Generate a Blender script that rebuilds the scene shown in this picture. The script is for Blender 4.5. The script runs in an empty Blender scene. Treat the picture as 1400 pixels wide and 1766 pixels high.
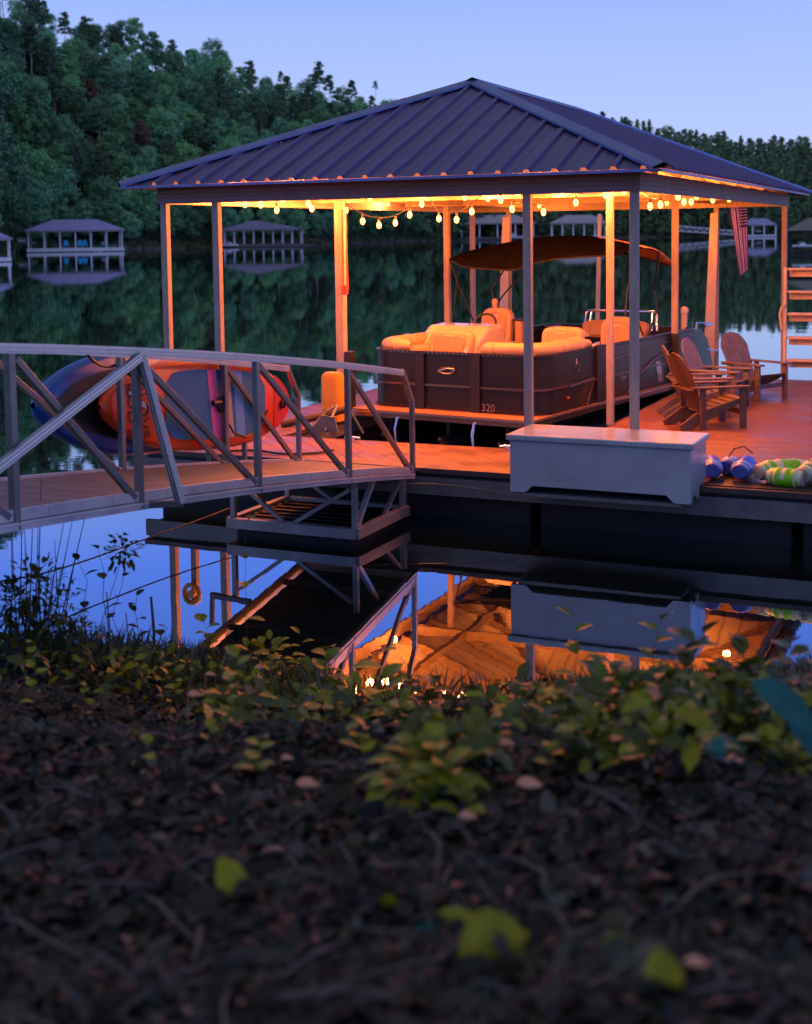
import bpy, math, random
import numpy as np
from mathutils import Vector, Matrix, Euler
random.seed(7); rng = np.random.default_rng(7)
S = bpy.context.scene
COL = S.collection
R = math.radians
WZ = -0.595            # water level; dock deck surface is z = 0

# ------------------------------------------------------------------ camera
F, PPY, YAW, PIT, ROLL = 2255.45, 575.56, 0.4278, 0.0751, 0.0132
CX, CY, CZ = 3.498, -13.673, 2.6205
fo = Vector((-math.sin(YAW)*math.cos(PIT), math.cos(YAW)*math.cos(PIT), -math.sin(PIT)))
r0 = Vector((math.cos(YAW), math.sin(YAW), 0)); d0 = fo.cross(r0)
ri = r0*math.cos(ROLL)+d0*math.sin(ROLL); dn = -r0*math.sin(ROLL)+d0*math.cos(ROLL)
cam = bpy.data.cameras.new('camera'); camo = bpy.data.objects.new('camera', cam); COL.objects.link(camo)
up = -dn; bk = -fo
camo.matrix_world = Matrix(((ri.x,up.x,bk.x,CX),(ri.y,up.y,bk.y,CY),(ri.z,up.z,bk.z,CZ),(0,0,0,1)))
cam.sensor_fit = 'VERTICAL'; cam.sensor_height = 36; cam.sensor_width = 36
cam.lens = F/1766*36; cam.shift_y = -(883-PPY)/1766
cam.clip_start = .05; cam.clip_end = 12000
cam.dof.use_dof = True; cam.dof.focus_distance = 15.5; cam.dof.aperture_fstop = 1.9
S.camera = camo

def bearing(px):
    """horizontal unit direction of a compass bearing and the height of the horizon there"""
    hy = PPY - F*math.tan(PIT) - math.tan(ROLL)*(px-700)
    v = fo + ri*((px-700)/F) + dn*((hy-PPY)/F)
    L = math.hypot(v.x, v.y)
    return v.x/L, v.y/L, hy
def place(px, D):
    dx, dy, hy = bearing(px)
    return CX+dx*D, CY+dy*D
def height(px, py, D):
    dx, dy, hy = bearing(px)
    return CZ + D*(hy-py)/F

# ------------------------------------------------------------------ world and render
W = bpy.data.worlds.new('World'); S.world = W; W.use_nodes = True
nt = W.node_tree; nt.nodes.clear()
N = lambda t: nt.nodes.new(t)
tc = N('ShaderNodeTexCoord'); sx = N('ShaderNodeSeparateXYZ'); nt.links.new(tc.outputs['Generated'], sx.inputs[0])
mr = N('ShaderNodeMapRange'); mr.inputs[1].default_value = 0; mr.inputs[2].default_value = 1
nt.links.new(sx.outputs[2], mr.inputs[0])
cr = N('ShaderNodeValToRGB'); nt.links.new(mr.outputs[0], cr.inputs[0])
e = cr.color_ramp.elements
stops = [(0.0,(.56,.68,1.06)),(.07,(.47,.61,1.06)),(.16,(.36,.51,1.05)),(.24,(.15,.35,1.45)),(.38,(.10,.23,1.0)),(.62,(.22,.24,.40)),(1.0,(.46,.42,.27))]
e[0].position, e[0].color = stops[0][0], (*stops[0][1],1)
e[1].position, e[1].color = 1.0, (*stops[-1][1],1)
for p,c in stops[1:-1]:
    q = e.new(p); q.color = (*c,1)
sky = N('ShaderNodeTexSky'); sky.sky_type = 'NISHITA'; sky.sun_disc = False
sky.sun_elevation = R(3); sky.sun_rotation = R(150); sky.altitude = 200
hs = N('ShaderNodeVectorMath'); hs.operation = 'SCALE'; hs.inputs[3].default_value = .05
nt.links.new(sky.outputs[0], hs.inputs[0])
tint = N('ShaderNodeMixRGB'); tint.blend_type='ADD'; tint.inputs[0].default_value = .35
nt.links.new(cr.outputs[0], tint.inputs[1]); nt.links.new(hs.outputs[0], tint.inputs[2])
bg = N('ShaderNodeBackground'); bg.inputs[1].default_value = .93
nt.links.new(tint.outputs[0], bg.inputs[0])
wo = N('ShaderNodeOutputWorld'); nt.links.new(bg.outputs[0], wo.inputs[0])
sun = bpy.data.lights.new('dusk_sun','SUN'); sun.energy = .12; sun.angle = R(25); sun.color=(.75,.82,1)
so = bpy.data.objects.new('dusk_sun', sun); so.rotation_euler = (R(62),0,R(-30)); COL.objects.link(so)
S.view_settings.view_transform = 'Standard'; S.view_settings.look = 'None'; S.view_settings.exposure = 0
S.render.engine = 'CYCLES'
S.cycles.use_denoising = True
S.cycles.max_bounces = 7; S.cycles.diffuse_bounces = 3; S.cycles.glossy_bounces = 4
S.cycles.transparent_max_bounces = 6; S.cycles.sample_clamp_indirect = 6
S.cycles.caustics_reflective = False; S.cycles.caustics_refractive = False

# ------------------------------------------------------------------ materials
MATS = {}
def mat(name, col, rough=.6, metal=0, var=.0, vscale=6, bump=0, bscale=30, bdist=.01, wave=None, tint=None, rand=0, emit=None, spec=.5, stretch=None, coat=0, trans=0, rmap=None):
    if name in MATS: return MATS[name]
    m = bpy.data.materials.new(name); m.use_nodes = True; t = m.node_tree; b = t.nodes['Principled BSDF']
    b.inputs['Roughness'].default_value = rough; b.inputs['Metallic'].default_value = metal
    b.inputs['Specular IOR Level'].default_value = spec; b.inputs['Coat Weight'].default_value = coat
    tcn = t.nodes.new('ShaderNodeTexCoord'); vec = tcn.outputs['Object']
    if stretch:
        mp = t.nodes.new('ShaderNodeMapping'); mp.inputs['Scale'].default_value = stretch
        t.links.new(vec, mp.inputs[0]); vec2 = mp.outputs[0]
    else: vec2 = vec
    c = (*col,1)
    src = None
    if var:
        n = t.nodes.new('ShaderNodeTexNoise'); n.inputs['Scale'].default_value = vscale; n.inputs['Detail'].default_value = 6; n.inputs['Roughness'].default_value=.6
        t.links.new(vec2, n.inputs['Vector'])
        rp = t.nodes.new('ShaderNodeValToRGB'); t.links.new(n.outputs[0], rp.inputs[0])
        lo = tuple(max(0,x*(1-var)) for x in col); hi = tuple(min(1,x*(1+var)) for x in (tint or col))
        rp.color_ramp.elements[0].position=.3; rp.color_ramp.elements[0].color=(*lo,1)
        rp.color_ramp.elements[1].position=.7; rp.color_ramp.elements[1].color=(*hi,1)
        src = rp.outputs[0]
        if rmap:
            r2 = t.nodes.new('ShaderNodeMapRange'); r2.inputs[1].default_value=.35; r2.inputs[2].default_value=.65
            r2.inputs[3].default_value=rmap[0]; r2.inputs[4].default_value=rmap[1]
            t.links.new(n.outputs[0], r2.inputs[0]); t.links.new(r2.outputs[0], b.inputs['Roughness'])
    if rand:
        oi = t.nodes.new('ShaderNodeObjectInfo'); hv = t.nodes.new('ShaderNodeHueSaturation')
        m1 = t.nodes.new('ShaderNodeMapRange'); m1.inputs[3].default_value=1-rand; m1.inputs[4].default_value=1+rand
        t.links.new(oi.outputs['Random'], m1.inputs[0]); t.links.new(m1.outputs[0], hv.inputs['Value'])
        m2 = t.nodes.new('ShaderNodeMapRange'); m2.inputs[3].default_value=.5-rand*.08; m2.inputs[4].default_value=.5+rand*.08
        mm = t.nodes.new('ShaderNodeMath'); mm.operation='FRACT'; mk = t.nodes.new('ShaderNodeMath'); mk.operation='MULTIPLY'; mk.inputs[1].default_value=7.3
        t.links.new(oi.outputs['Random'], mk.inputs[0]); t.links.new(mk.outputs[0], mm.inputs[0]); t.links.new(mm.outputs[0], m2.inputs[0]); t.links.new(m2.outputs[0], hv.inputs['Hue'])
        if src: t.links.new(src, hv.inputs['Color'])
        else: hv.inputs['Color'].default_value = c
        src = hv.outputs[0]
    bsrc = None
    if bump:
        n2 = t.nodes.new('ShaderNodeTexNoise'); n2.inputs['Scale'].default_value=bscale; n2.inputs['Detail'].default_value=4
        t.links.new(vec2, n2.inputs['Vector']); bsrc = n2.outputs[0]
    if wave:   # (axis, period m, groove fraction, strength)
        sp = t.nodes.new('ShaderNodeSeparateXYZ'); t.links.new(vec, sp.inputs[0])
        if wave[0]=='D':
            ad = t.nodes.new('ShaderNodeMath'); ad.operation='ADD'; t.links.new(sp.outputs[0],ad.inputs[0]); t.links.new(sp.outputs[1],ad.inputs[1])
            k = t.nodes.new('ShaderNodeMath'); k.operation='MULTIPLY'; k.inputs[1].default_value=.7071; t.links.new(ad.outputs[0],k.inputs[0]); o=k.outputs[0]
        else: o = sp.outputs['XYZ'.index(wave[0])]
        dv = t.nodes.new('ShaderNodeMath'); dv.operation='DIVIDE'; dv.inputs[1].default_value=wave[1]; t.links.new(o,dv.inputs[0])
        fr = t.nodes.new('ShaderNodeMath'); fr.operation='FRACT'; t.links.new(dv.outputs[0],fr.inputs[0])
        g = t.nodes.new('ShaderNodeValToRGB'); t.links.new(fr.outputs[0], g.inputs[0])
        gf = wave[2]; ee = g.color_ramp.elements
        ee[0].position=0; ee[0].color=(0,0,0,1); ee[1].position=gf; ee[1].color=(1,1,1,1)
        q=ee.new(1-gf); q.color=(1,1,1,1); q=ee.new(1); q.color=(0,0,0,1)
        mul = t.nodes.new('ShaderNodeMixRGB'); mul.blend_type='MULTIPLY'; mul.inputs[0].default_value=wave[3]
        if src: t.links.new(src, mul.inputs[1])
        else: mul.inputs[1].default_value = c
        t.links.new(g.outputs[0], mul.inputs[2]); src = mul.outputs[0]
        # each board its own tone
        fl = t.nodes.new('ShaderNodeMath'); fl.operation='FLOOR'; t.links.new(dv.outputs[0],fl.inputs[0])
        wn = t.nodes.new('ShaderNodeTexWhiteNoise'); wn.noise_dimensions='1D'; t.links.new(fl.outputs[0], wn.inputs['W'])
        m3 = t.nodes.new('ShaderNodeMapRange'); m3.inputs[3].default_value=.82; m3.inputs[4].default_value=1.12; t.links.new(wn.outputs[0], m3.inputs[0])
        mu = t.nodes.new('ShaderNodeMixRGB'); mu.blend_type='MULTIPLY'; mu.inputs[0].default_value=1
        t.links.new(src, mu.inputs[1]); t.links.new(m3.outputs[0], mu.inputs[2]); src = mu.outputs[0]
        if bsrc:
            a = t.nodes.new('ShaderNodeMath'); a.operation='MULTIPLY_ADD'; a.inputs[1].default_value=.25
            t.links.new(bsrc,a.inputs[0]); t.links.new(g.outputs[0],a.inputs[2]); bsrc=a.outputs[0]
        else: bsrc = g.outputs[0]
    if bsrc:
        bn = t.nodes.new('ShaderNodeBump'); bn.inputs['Strength'].default_value = bump or .6; bn.inputs['Distance'].default_value=bdist
        t.links.new(bsrc, bn.inputs['Height']); t.links.new(bn.outputs[0], b.inputs['Normal'])
    if src: t.links.new(src, b.inputs['Base Color'])
    else: b.inputs['Base Color'].default_value = c
    if emit:
        b.inputs['Emission Color'].default_value=(*emit[0],1); b.inputs['Emission Strength'].default_value=emit[1]
    if trans:
        tr = t.nodes.new('ShaderNodeBsdfTranslucent')
        if src: t.links.new(src, tr.inputs[0])
        else: tr.inputs[0].default_value=c
        mx = t.nodes.new('ShaderNodeMixShader'); mx.inputs[0].default_value=trans
        t.links.new(b.outputs[0],mx.inputs[1]); t.links.new(tr.outputs[0],mx.inputs[2])
        t.links.new(mx.outputs[0], t.nodes['Material Output'].inputs[0])
    MATS[name]=m; return m

roof_m = mat('roof_metal',(.095,.07,.20),.42,.55,var=.25,vscale=2.5,rmap=(.34,.55))
cap_m  = mat('flashing_metal',(.12,.15,.36),.36,.6,var=.2,vscale=3)
ceil_m = mat('roof_underside',(.62,.56,.46),.55,.0,var=.12,vscale=3,stretch=(1,4,1))
fascia_m = mat('fascia_siding',(.27,.18,.19),.55,.0,var=.18,vscale=3,wave=('Z',.052,.12,.35),bdist=.004)
wood_m = mat('weathered_wood',(.36,.30,.25),.65,.0,var=.22,vscale=5,stretch=(6,6,.7),bump=.25,bscale=20,bdist=.003)
wood2_m = mat('rafter_wood',(.42,.33,.22),.7,var=.2,vscale=5)
deck_x = mat('deck_boards',(.185,.078,.045),.5,var=.16,vscale=1.6,wave=('Y',.155,.10,1),bdist=.008,rmap=(.30,.6),bump=.4,bscale=60)
deck_d = mat('deck_boards_diagonal',(.20,.08,.042),.5,var=.16,vscale=1.6,wave=('D',.15,.06,1),bdist=.006,rmap=(.30,.6),bump=.4,bscale=60)
trim_m = mat('dark_trim',(.07,.04,.035),.45,var=.3,vscale=5)
black_m = mat('black_plastic',(.012,.012,.014),.5)
steel_m = mat('painted_steel',(.16,.155,.15),.5,.2,var=.25,vscale=4)
float_m = mat('float_drum',(.012,.012,.012),.7,var=.3,vscale=6)
alu_m = mat('brushed_aluminium',(.62,.62,.65),.3,.55,var=.10,vscale=3,rmap=(.3,.45))
alud_m = mat('dull_aluminium_post',(.22,.215,.22),.4,.8,var=.2,vscale=3)
grate_m = mat('gangway_boards',(.14,.11,.115),.6,var=.25,vscale=5,wave=('Y',.14,.06,.9),bdist=.006)
white_m = mat('white_fibreglass',(.44,.44,.45),.25,var=.13,vscale=2.2,coat=.3)
vinyl_m = mat('cream_vinyl',(.42,.26,.13),.5,var=.08,vscale=5)
vinyl2_m= mat('tan_vinyl',(.36,.20,.09),.5,var=.1,vscale=7)
gel_m = mat('console_gelcoat',(.50,.36,.22),.2,var=.05,vscale=3,coat=.5)
panel_m = mat('boat_panel',(.017,.017,.020),.36,.3,var=.25,vscale=1.5)
panel2_m= mat('boat_panel_dark',(.03,.033,.04),.28,.4,var=.25,vscale=1.5)
chrome_m= mat('chrome',(.75,.75,.78),.18,1)
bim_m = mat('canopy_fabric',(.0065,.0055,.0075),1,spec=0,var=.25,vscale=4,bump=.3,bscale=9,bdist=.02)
bulb_m = mat('bulb_glass',(1,.7,.4),.2,emit=((1,.34,.065),8))
wire_m = mat('black_wire',(.02,.015,.012),.5)
chair_m = mat('poly_lumber',(.10,.055,.035),.5,var=.22,vscale=6,stretch=(5,5,1),bump=.2,bscale=25,bdist=.002)
chair2_m= mat('poly_lumber_pale',(.13,.105,.12),.5,var=.22,vscale=6,bump=.2,bscale=25,bdist=.002)
teal_m = mat('teal_pad',(.01,.17,.34),.75,var=.15,vscale=12,bump=.4,bscale=90,bdist=.003)
orange_m= mat('orange_pvc',(.90,.065,.01),.35,var=.12,vscale=3)
red_m = mat('red_pvc',(.72,.025,.02),.35,var=.1,vscale=3)
pink_m = mat('pink_stripe',(.9,.12,.30),.55)
cream_m = mat('cream_stripe',(.55,.33,.24),.6)
sky_m = mat('pale_blue_stripe',(.12,.32,.62),.55)
navy_m = mat('navy_pvc',(.008,.075,.30),.3,var=.15,vscale=2)
dark_m = mat('charcoal_pvc',(.014,.014,.018),.4)
ink_m = mat('dark_ink',(.05,.012,.03),.6)
whiteink_m = mat('white_ink',(.7,.6,.6),.6)
blue_m = mat('blue_vinyl_float',(.01,.06,.75),.3,var=.2,vscale=6)
bluew_m= mat('blue_float_white',(.45,.5,.85),.3)
lime_m = mat('lime_vinyl_float',(.24,.62,.01),.32,var=.2,vscale=6)
limew_m= mat('lime_float_white',(.70,.66,.42),.35)
yell_m = mat('yellow_plastic',(.70,.33,.03),.45,var=.12,vscale=5)
rope_m = mat('rope',(.10,.08,.06),.9)
flag_r = mat('flag_red',(.36,.05,.20),.8,trans=.3); flag_w = mat('flag_white',(.85,.80,.95),.8,trans=.3); flag_b = mat('flag_blue',(.06,.05,.28),.8,trans=.3)
bark_m = mat('bark',(.12,.10,.08),.9,var=.4,vscale=3,bump=.5)
leafA = mat('forest_leaves',(.15,.38,.18),.65,var=.25,vscale=.35,tint=(.18,.45,.215),rand=.38,spec=.25)
leafP = mat('pine_needles',(.10,.19,.10),.7,var=.35,vscale=.5,rand=.35,spec=.2)
leafR = mat('rusty_leaves',(.20,.12,.09),.75,var=.35,vscale=.5,rand=.3,spec=.2)
hill_m = mat('hill_ground',(.020,.034,.018),1,var=.6,vscale=.12,bump=1,bscale=.4,bdist=2,spec=.1)
rock_m = mat('shore_rock',(.10,.085,.07),.9,var=.5,vscale=.5,bump=1,bscale=1.5,bdist=.5)
dwhite = mat('far_white_paint',(.95,.95,.97),.5); droof = mat('far_roof',(.25,.26,.58),.5,.2,var=.2,vscale=.4)
droof2 = mat('far_roof_grey',(.34,.31,.38),.6,var=.2,vscale=.4); ddark = mat('far_dark',(.03,.028,.026),.8); dgrey = mat('far_grey_wood',(.17,.16,.15),.8)
dteal = mat('far_teal_plastic',(.03,.6,.9),.5); dgreen = mat('far_green_hull',(.08,.30,.16),.5)

# ------------------------------------------------------------------ mesh builder
class MB:
    def __init__(s): s.v=[]; s.f=[]; s.mi=[]
    def add(s, vs, fs, mi=0):
        o=len(s.v); s.v += [tuple(p) for p in vs]; s.f += [tuple(i+o for i in q) for q in fs]; s.mi += [mi]*len(fs); return s
    def box(s, x0,x1,y0,y1,z0,z1, mi=0):
        vs=[(x,y,z) for z in (z0,z1) for y in (y0,y1) for x in (x0,x1)]
        return s.add(vs,[(0,2,3,1),(4,5,7,6),(0,1,5,4),(2,6,7,3),(0,4,6,2),(1,3,7,5)],mi)
    def beam(s, a, b, w, h, upv=(0,0,1), mi=0):
        a=Vector(a); b=Vector(b); d=(b-a).normalized(); u=Vector(upv)
        sd=d.cross(u)
        if sd.length<1e-4: sd=d.cross(Vector((1,0,0)))
        sd.normalize(); u=sd.cross(d).normalized()
        vs=[]
        for p in (a,b):
            for i,j in ((-1,-1),(1,-1),(1,1),(-1,1)): vs.append(p+sd*i*w/2+u*j*h/2)
        return s.add(vs,[(3,2,1,0),(4,5,6,7),(0,1,5,4),(1,2,6,5),(2,3,7,6),(3,0,4,7)],mi)
    def tube(s, pts, r, n=8, mi=0, cap=True):
        pts=[Vector(p) for p in pts]; rs=r if isinstance(r,(list,tuple)) else [r]*len(pts)
        vs=[];fs=[]; pu=None
        for i,p in enumerate(pts):
            d=(pts[min(i+1,len(pts)-1)]-pts[max(i-1,0)]).normalized()
            if pu is None:
                pu=d.orthogonal().normalized()
            else:
                pu=(pu-d*pu.dot(d)); 
                pu = pu.normalized() if pu.length>1e-5 else d.orthogonal().normalized()
            w=d.cross(pu)
            for k in range(n):
                a=2*math.pi*k/n; vs.append(p+(pu*math.cos(a)+w*math.sin(a))*rs[i])
        for i in range(len(pts)-1):
            for k in range(n):
                k2=(k+1)%n; fs.append((i*n+k,i*n+k2,(i+1)*n+k2,(i+1)*n+k))
        if cap:
            fs.append(tuple(range(n-1,-1,-1))); o=(len(pts)-1)*n; fs.append(tuple(o+k for k in range(n)))
        return s.add(vs,fs,mi)
    def lathe(s, prof, c=(0,0,0), n=16, mi=0):
        vs=[];fs=[]
        for r,z in prof:
            for k in range(n):
                a=2*math.pi*k/n; vs.append((c[0]+r*math.cos(a),c[1]+r*math.sin(a),c[2]+z))
        for i in range(len(prof)-1):
            for k in range(n):
                k2=(k+1)%n; fs.append((i*n+k,i*n+k2,(i+1)*n+k2,(i+1)*n+k))
        return s.add(vs,fs,mi)
    def grid(s, G, mi=0, closed=False):
        m=len(G); n=len(G[0]); vs=[p for row in G for p in row]; fs=[]
        for i in range(m-1):
            for j in range(n if closed else n-1):
                j2=(j+1)%n; fs.append((i*n+j,i*n+j2,(i+1)*n+j2,(i+1)*n+j))
        return s.add(vs,fs,mi)
    def prism(s, poly, mapf, t0, t1, mi=0):
        n=len(poly); vs=[mapf(a,b,t0) for a,b in poly]+[mapf(a,b,t1) for a,b in poly]
        fs=[tuple(range(n-1,-1,-1)),tuple(range(n,2*n))]+[(i,(i+1)%n,n+(i+1)%n,n+i) for i in range(n)]
        return s.add(vs,fs,mi)
    def build(s, name, mats, parent=None, bevel=0, smooth=False, world=True):
        me=bpy.data.meshes.new(name)
        off=Vector((0,0,0))
        if parent is not None and world:
            off=parent.get('_o') ; off=Vector(off) if off is not None else Vector((0,0,0))
        me.from_pydata([tuple(Vector(p)-off) for p in s.v],[],s.f)
        if not isinstance(mats,(list,tuple)): mats=[mats]
        for m in mats: me.materials.append(m)
        me.polygons.foreach_set('material_index', s.mi)
        if smooth:
            me.polygons.foreach_set('use_smooth',[True]*len(s.f))
        me.update()
        import bmesh
        bm=bmesh.new(); bm.from_mesh(me); bmesh.ops.recalc_face_normals(bm,faces=bm.faces); bm.to_mesh(me); bm.free()
        o=bpy.data.objects.new(name,me); COL.objects.link(o)
        if smooth=='auto' or smooth is True:
            try: me.set_sharp_from_angle(angle=R(42))
            except Exception: pass
        if bevel:
            b=o.modifiers.new('bevel','BEVEL'); b.width=bevel; b.segments=2; b.limit_method='ANGLE'
        if parent is not None: o.parent=parent
        return o
def tag(o,label=None,cat=None,group=None,kind=None):
    if label: o['label']=label
    if cat: o['category']=cat
    if group: o['group']=group
    if kind: o['kind']=kind
    return o
def thing(name,label,cat,loc=(0,0,0),rz=0,group=None):
    o=bpy.data.objects.new(name,None); COL.objects.link(o); o.location=loc; o.rotation_euler=(0,0,rz)
    o.empty_display_size=.2
    return tag(o,label,cat,group)
OFF={}
def build_in(mb,name,mats,t,**k):
    """part authored in world coordinates under an unrotated thing"""
    L=t.location; mb.v=[(x-L.x,y-L.y,z-L.z) for x,y,z in mb.v]
    return mb.build(name,mats,None,**k) if False else _b(mb,name,mats,t,**k)
def _b(mb,name,mats,t,**k):
    o=mb.build(name,mats,None,**k); o.parent=t; return o
def sub(mb,name,mats,part,t,**k):
    L=t.location if t else Vector((0,0,0)); mb.v=[(x-L.x,y-L.y,z-L.z) for x,y,z in mb.v]
    o=mb.build(name,mats,None,**k); o.parent=part; return o
def text_mesh(body, name, m, size, extrude=.002):
    cu=bpy.data.curves.new(name,'FONT'); cu.body=body; cu.size=size; cu.extrude=extrude; cu.align_x='CENTER'; cu.align_y='CENTER'
    tmp=bpy.data.objects.new(name+'_c',cu); COL.objects.link(tmp)
    dg=bpy.context.evaluated_depsgraph_get(); me=bpy.data.meshes.new_from_object(tmp.evaluated_get(dg))
    COL.objects.unlink(tmp); bpy.data.objects.remove(tmp); bpy.data.curves.remove(cu)
    me.materials.clear(); me.materials.append(m); me.name=name
    o=bpy.data.objects.new(name,me); COL.objects.link(o); return o
def copy_tree(root, loc, rz, label=None, group=None, scale=None):
    r=root.copy(); COL.objects.link(r); r.location=loc; r.rotation_euler=(0,0,rz)
    if scale: r.scale=scale
    if label: r['label']=label
    if group: r['group']=group
    for ch in list(root.children):
        c=ch.copy(); COL.objects.link(c); c.parent=r
        for g in ch.children:
            d=g.copy(); COL.objects.link(d); d.parent=c
    return r
def cards(name, C, U, V, m, parent=None, mi=None, mats=None, bend=None):
    """many leaf-shaped faces: each a hexagon of half-axes U (length), V (width)"""
    n=len(C); P=np.empty((n,6,3))
    b = bend if bend is not None else np.zeros_like(C)
    P[:,0]=C-U; P[:,1]=C-U*.35+V+b; P[:,2]=C+U*.35+V*.9+b; P[:,3]=C+U; P[:,4]=C+U*.35-V*.9+b; P[:,5]=C-U*.35-V+b
    me=bpy.data.meshes.new(name); me.vertices.add(n*6); me.vertices.foreach_set('co',P.reshape(-1))
    me.loops.add(n*6); me.loops.foreach_set('vertex_index',np.arange(n*6,dtype=np.int32))
    me.polygons.add(n); me.polygons.foreach_set('loop_start',np.arange(0,n*6,6,dtype=np.int32))
    try: me.polygons.foreach_set('loop_total',np.full(n,6,dtype=np.int32))
    except Exception: pass
    for q in (mats or [m]): me.materials.append(q)
    if mi is not None: me.polygons.foreach_set('material_index',mi.astype(np.int32))
    me.update(calc_edges=True); me.validate()
    o=bpy.data.objects.new(name,me); COL.objects.link(o)
    if parent: o.parent=parent
    return o
def rvec(n):
    v=rng.normal(size=(n,3)); return v/np.linalg.norm(v,axis=1)[:,None]
def sm(a,b,x): t=min(1,max(0,(x-a)/(b-a))); return t*t*(3-2*t)

# ------------------------------------------------------------------ water
wm=bpy.data.materials.new('lake_water'); wm.use_nodes=True; t=wm.node_tree; t.nodes.clear()
out=t.nodes.new('ShaderNodeOutputMaterial'); gl=t.nodes.new('ShaderNodeBsdfGlossy'); gl.inputs['Roughness'].default_value=.012
gl.inputs['Color'].default_value=(.95,.98,1,1)
df=t.nodes.new('ShaderNodeBsdfDiffuse'); df.inputs[0].default_value=(.004,.010,.012,1)
fr=t.nodes.new('ShaderNodeFresnel'); fr.inputs[0].default_value=1.33
pw=t.nodes.new('ShaderNodeMath'); pw.operation='POWER'; pw.inputs[1].default_value=.38; t.links.new(fr.outputs[0],pw.inputs[0])
mx=t.nodes.new('ShaderNodeMixShader'); t.links.new(pw.outputs[0],mx.inputs[0]); t.links.new(df.outputs[0],mx.inputs[1]); t.links.new(gl.outputs[0],mx.inputs[2]); t.links.new(mx.outputs[0],out.inputs[0])
ge=t.nodes.new('ShaderNodeNewGeometry')
def wn_(scale,stretch,detail):
    mp=t.nodes.new('ShaderNodeMapping'); mp.inputs['Scale'].default_value=stretch; mp.inputs['Rotation'].default_value=(0,0,-YAW)
    t.links.new(ge.outputs['Position'],mp.inputs[0]); n=t.nodes.new('ShaderNodeTexNoise'); n.inputs['Scale'].default_value=scale; n.inputs['Detail'].default_value=detail
    t.links.new(mp.outputs[0],n.inputs['Vector']); return n.outputs[0]
a=wn_(1.3,(1,1.6,1),3); b=wn_(.12,(1,2.2,1),4)
ad=t.nodes.new('ShaderNodeMath'); ad.operation='MULTIPLY_ADD'; ad.inputs[1].default_value=3.0; t.links.new(b,ad.inputs[0]); t.links.new(a,ad.inputs[2])
bp=t.nodes.new('ShaderNodeBump'); bp.inputs['Strength'].default_value=1; bp.inputs['Distance'].default_value=.0009; t.links.new(ad.outputs[0],bp.inputs['Height'])
t.links.new(bp.outputs[0],gl.inputs['Normal'])
w=MB(); w.add([(-5000,-300,WZ),(5000,-300,WZ),(5000,6000,WZ),(-5000,6000,WZ)],[(0,1,2,3)])
tag(w.build('lake_water',wm),kind='structure')
w=MB(); w.add([(-5000,-300,WZ-6),(5000,-300,WZ-6),(5000,6000,WZ-6),(-5000,6000,WZ-6)],[(0,1,2,3)])
tag(w.build('lake_bed',mat('lake_mud',(.03,.028,.02),.9,var=.3,vscale=.5)),kind='structure')

# ------------------------------------------------------------------ covered dock
HB=3.05; HF=.21; Lr=10.6; Wr=6.13
dock=thing('covered_boat_dock','large covered boat dock with dark hip roof, timber posts and lit bulbs under its eaves','boat dock',(-3,5,0))
T=dock
# decks: front walkway, left finger, right deck
build_in(MB().box(-6.2,6.5,-.30,1.22,-.045,0),'walkway_deck',deck_d,T)
build_in(MB().box(-6.2,-5.12,1.222,10.6,-.045,0),'finger_deck',deck_x,T)
build_in(MB().box(-1.30,7.5,1.222,9.95,-.045,.0),'side_deck',deck_x,T)
m=MB(); m.box(-6.22,6.5,-.335,-.302,-.055,.006); m.box(-6.235,-6.202,-.30,10.6,-.05,.004); m.box(-1.335,-1.302,1.26,9.95,-.05,.004); m.box(-5.118,-5.09,1.26,10.6,-.05,.004); m.box(-5.09,-1.335,1.222,1.25,-.05,.004)
build_in(m,'edge_trim',trim_m,T,bevel=.004)
m=MB(); m.box(-6.2,6.5,-.26,-.20,-.13,-.046)
build_in(m,'rub_strip',black_m,T)
m=MB(); m.box(-6.21,6.5,-.31,-.25,-.30,-.10); m.box(-6.19,-6.13,-.24,10.5,-.25,-.06); m.box(-5.2,-5.13,1.2,10.5,-.25,-.06); m.box(-1.28,-1.22,1.2,9.9,-.25,-.06); m.box(-5.1,-1.3,1.15,1.21,-.25,-.06); m.box(-1.2,7.5,9.85,9.92,-.28,-.06)
build_in(m,'steel_frame',steel_m,T)
for i,(x0,x1,y0,y1) in enumerate([(-6.1,-3.6,-.12,1.1),(-3.5,-1.2,-.12,1.1),(-1.1,1.6,-.12,1.1),(1.7,4.2,-.12,1.1),(4.3,6.4,-.12,1.1),(-6.05,-5.2,1.4,4.4),(-6.05,-5.2,4.6,7.5),(-6.05,-5.2,7.7,10.4),(-1.1,2,1.4,4.4),(-1.1,2,4.6,7.5),(-1.1,2,7.6,9.8)]):
    build_in(MB().box(x0,x1,y0,y1,WZ-.2,-.26),'float',float_m,T,bevel=.04)
def post(x,y,w=.09,top=HB+.1,base=0,m=wood_m,sleeve=False):
    p=build_in(MB().box(x-w/2,x+w/2,y-w/2,y+w/2,base,top),'post',m,T,bevel=.006)
    if sleeve:
        sub(MB().box(x-w/2-.03,x+w/2+.03,y-w/2-.03,y+w/2+.03,.002,.95),'sleeve',black_m,p,T,bevel=.01)
    return p
for x,y in ((-6.06,.07),(-5.30,.07),(-1.28,.07),(-.08,.07),(-6.06,10.5),(-5.3,10.5),(-1.27,10.5),(-.06,10.5)): post(x,y)
post(-1.335,3.6,.088); post(-1.40,7.75,.10,sleeve=True); post(-5.29,7.35,.10); 
p3=post(-5.24,3.25,.125,sleeve=False)
sub(MB().box(-5.158,-5.06,3.15,3.32,.0,.95),'sleeve',black_m,p3,T,bevel=.01)
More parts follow.
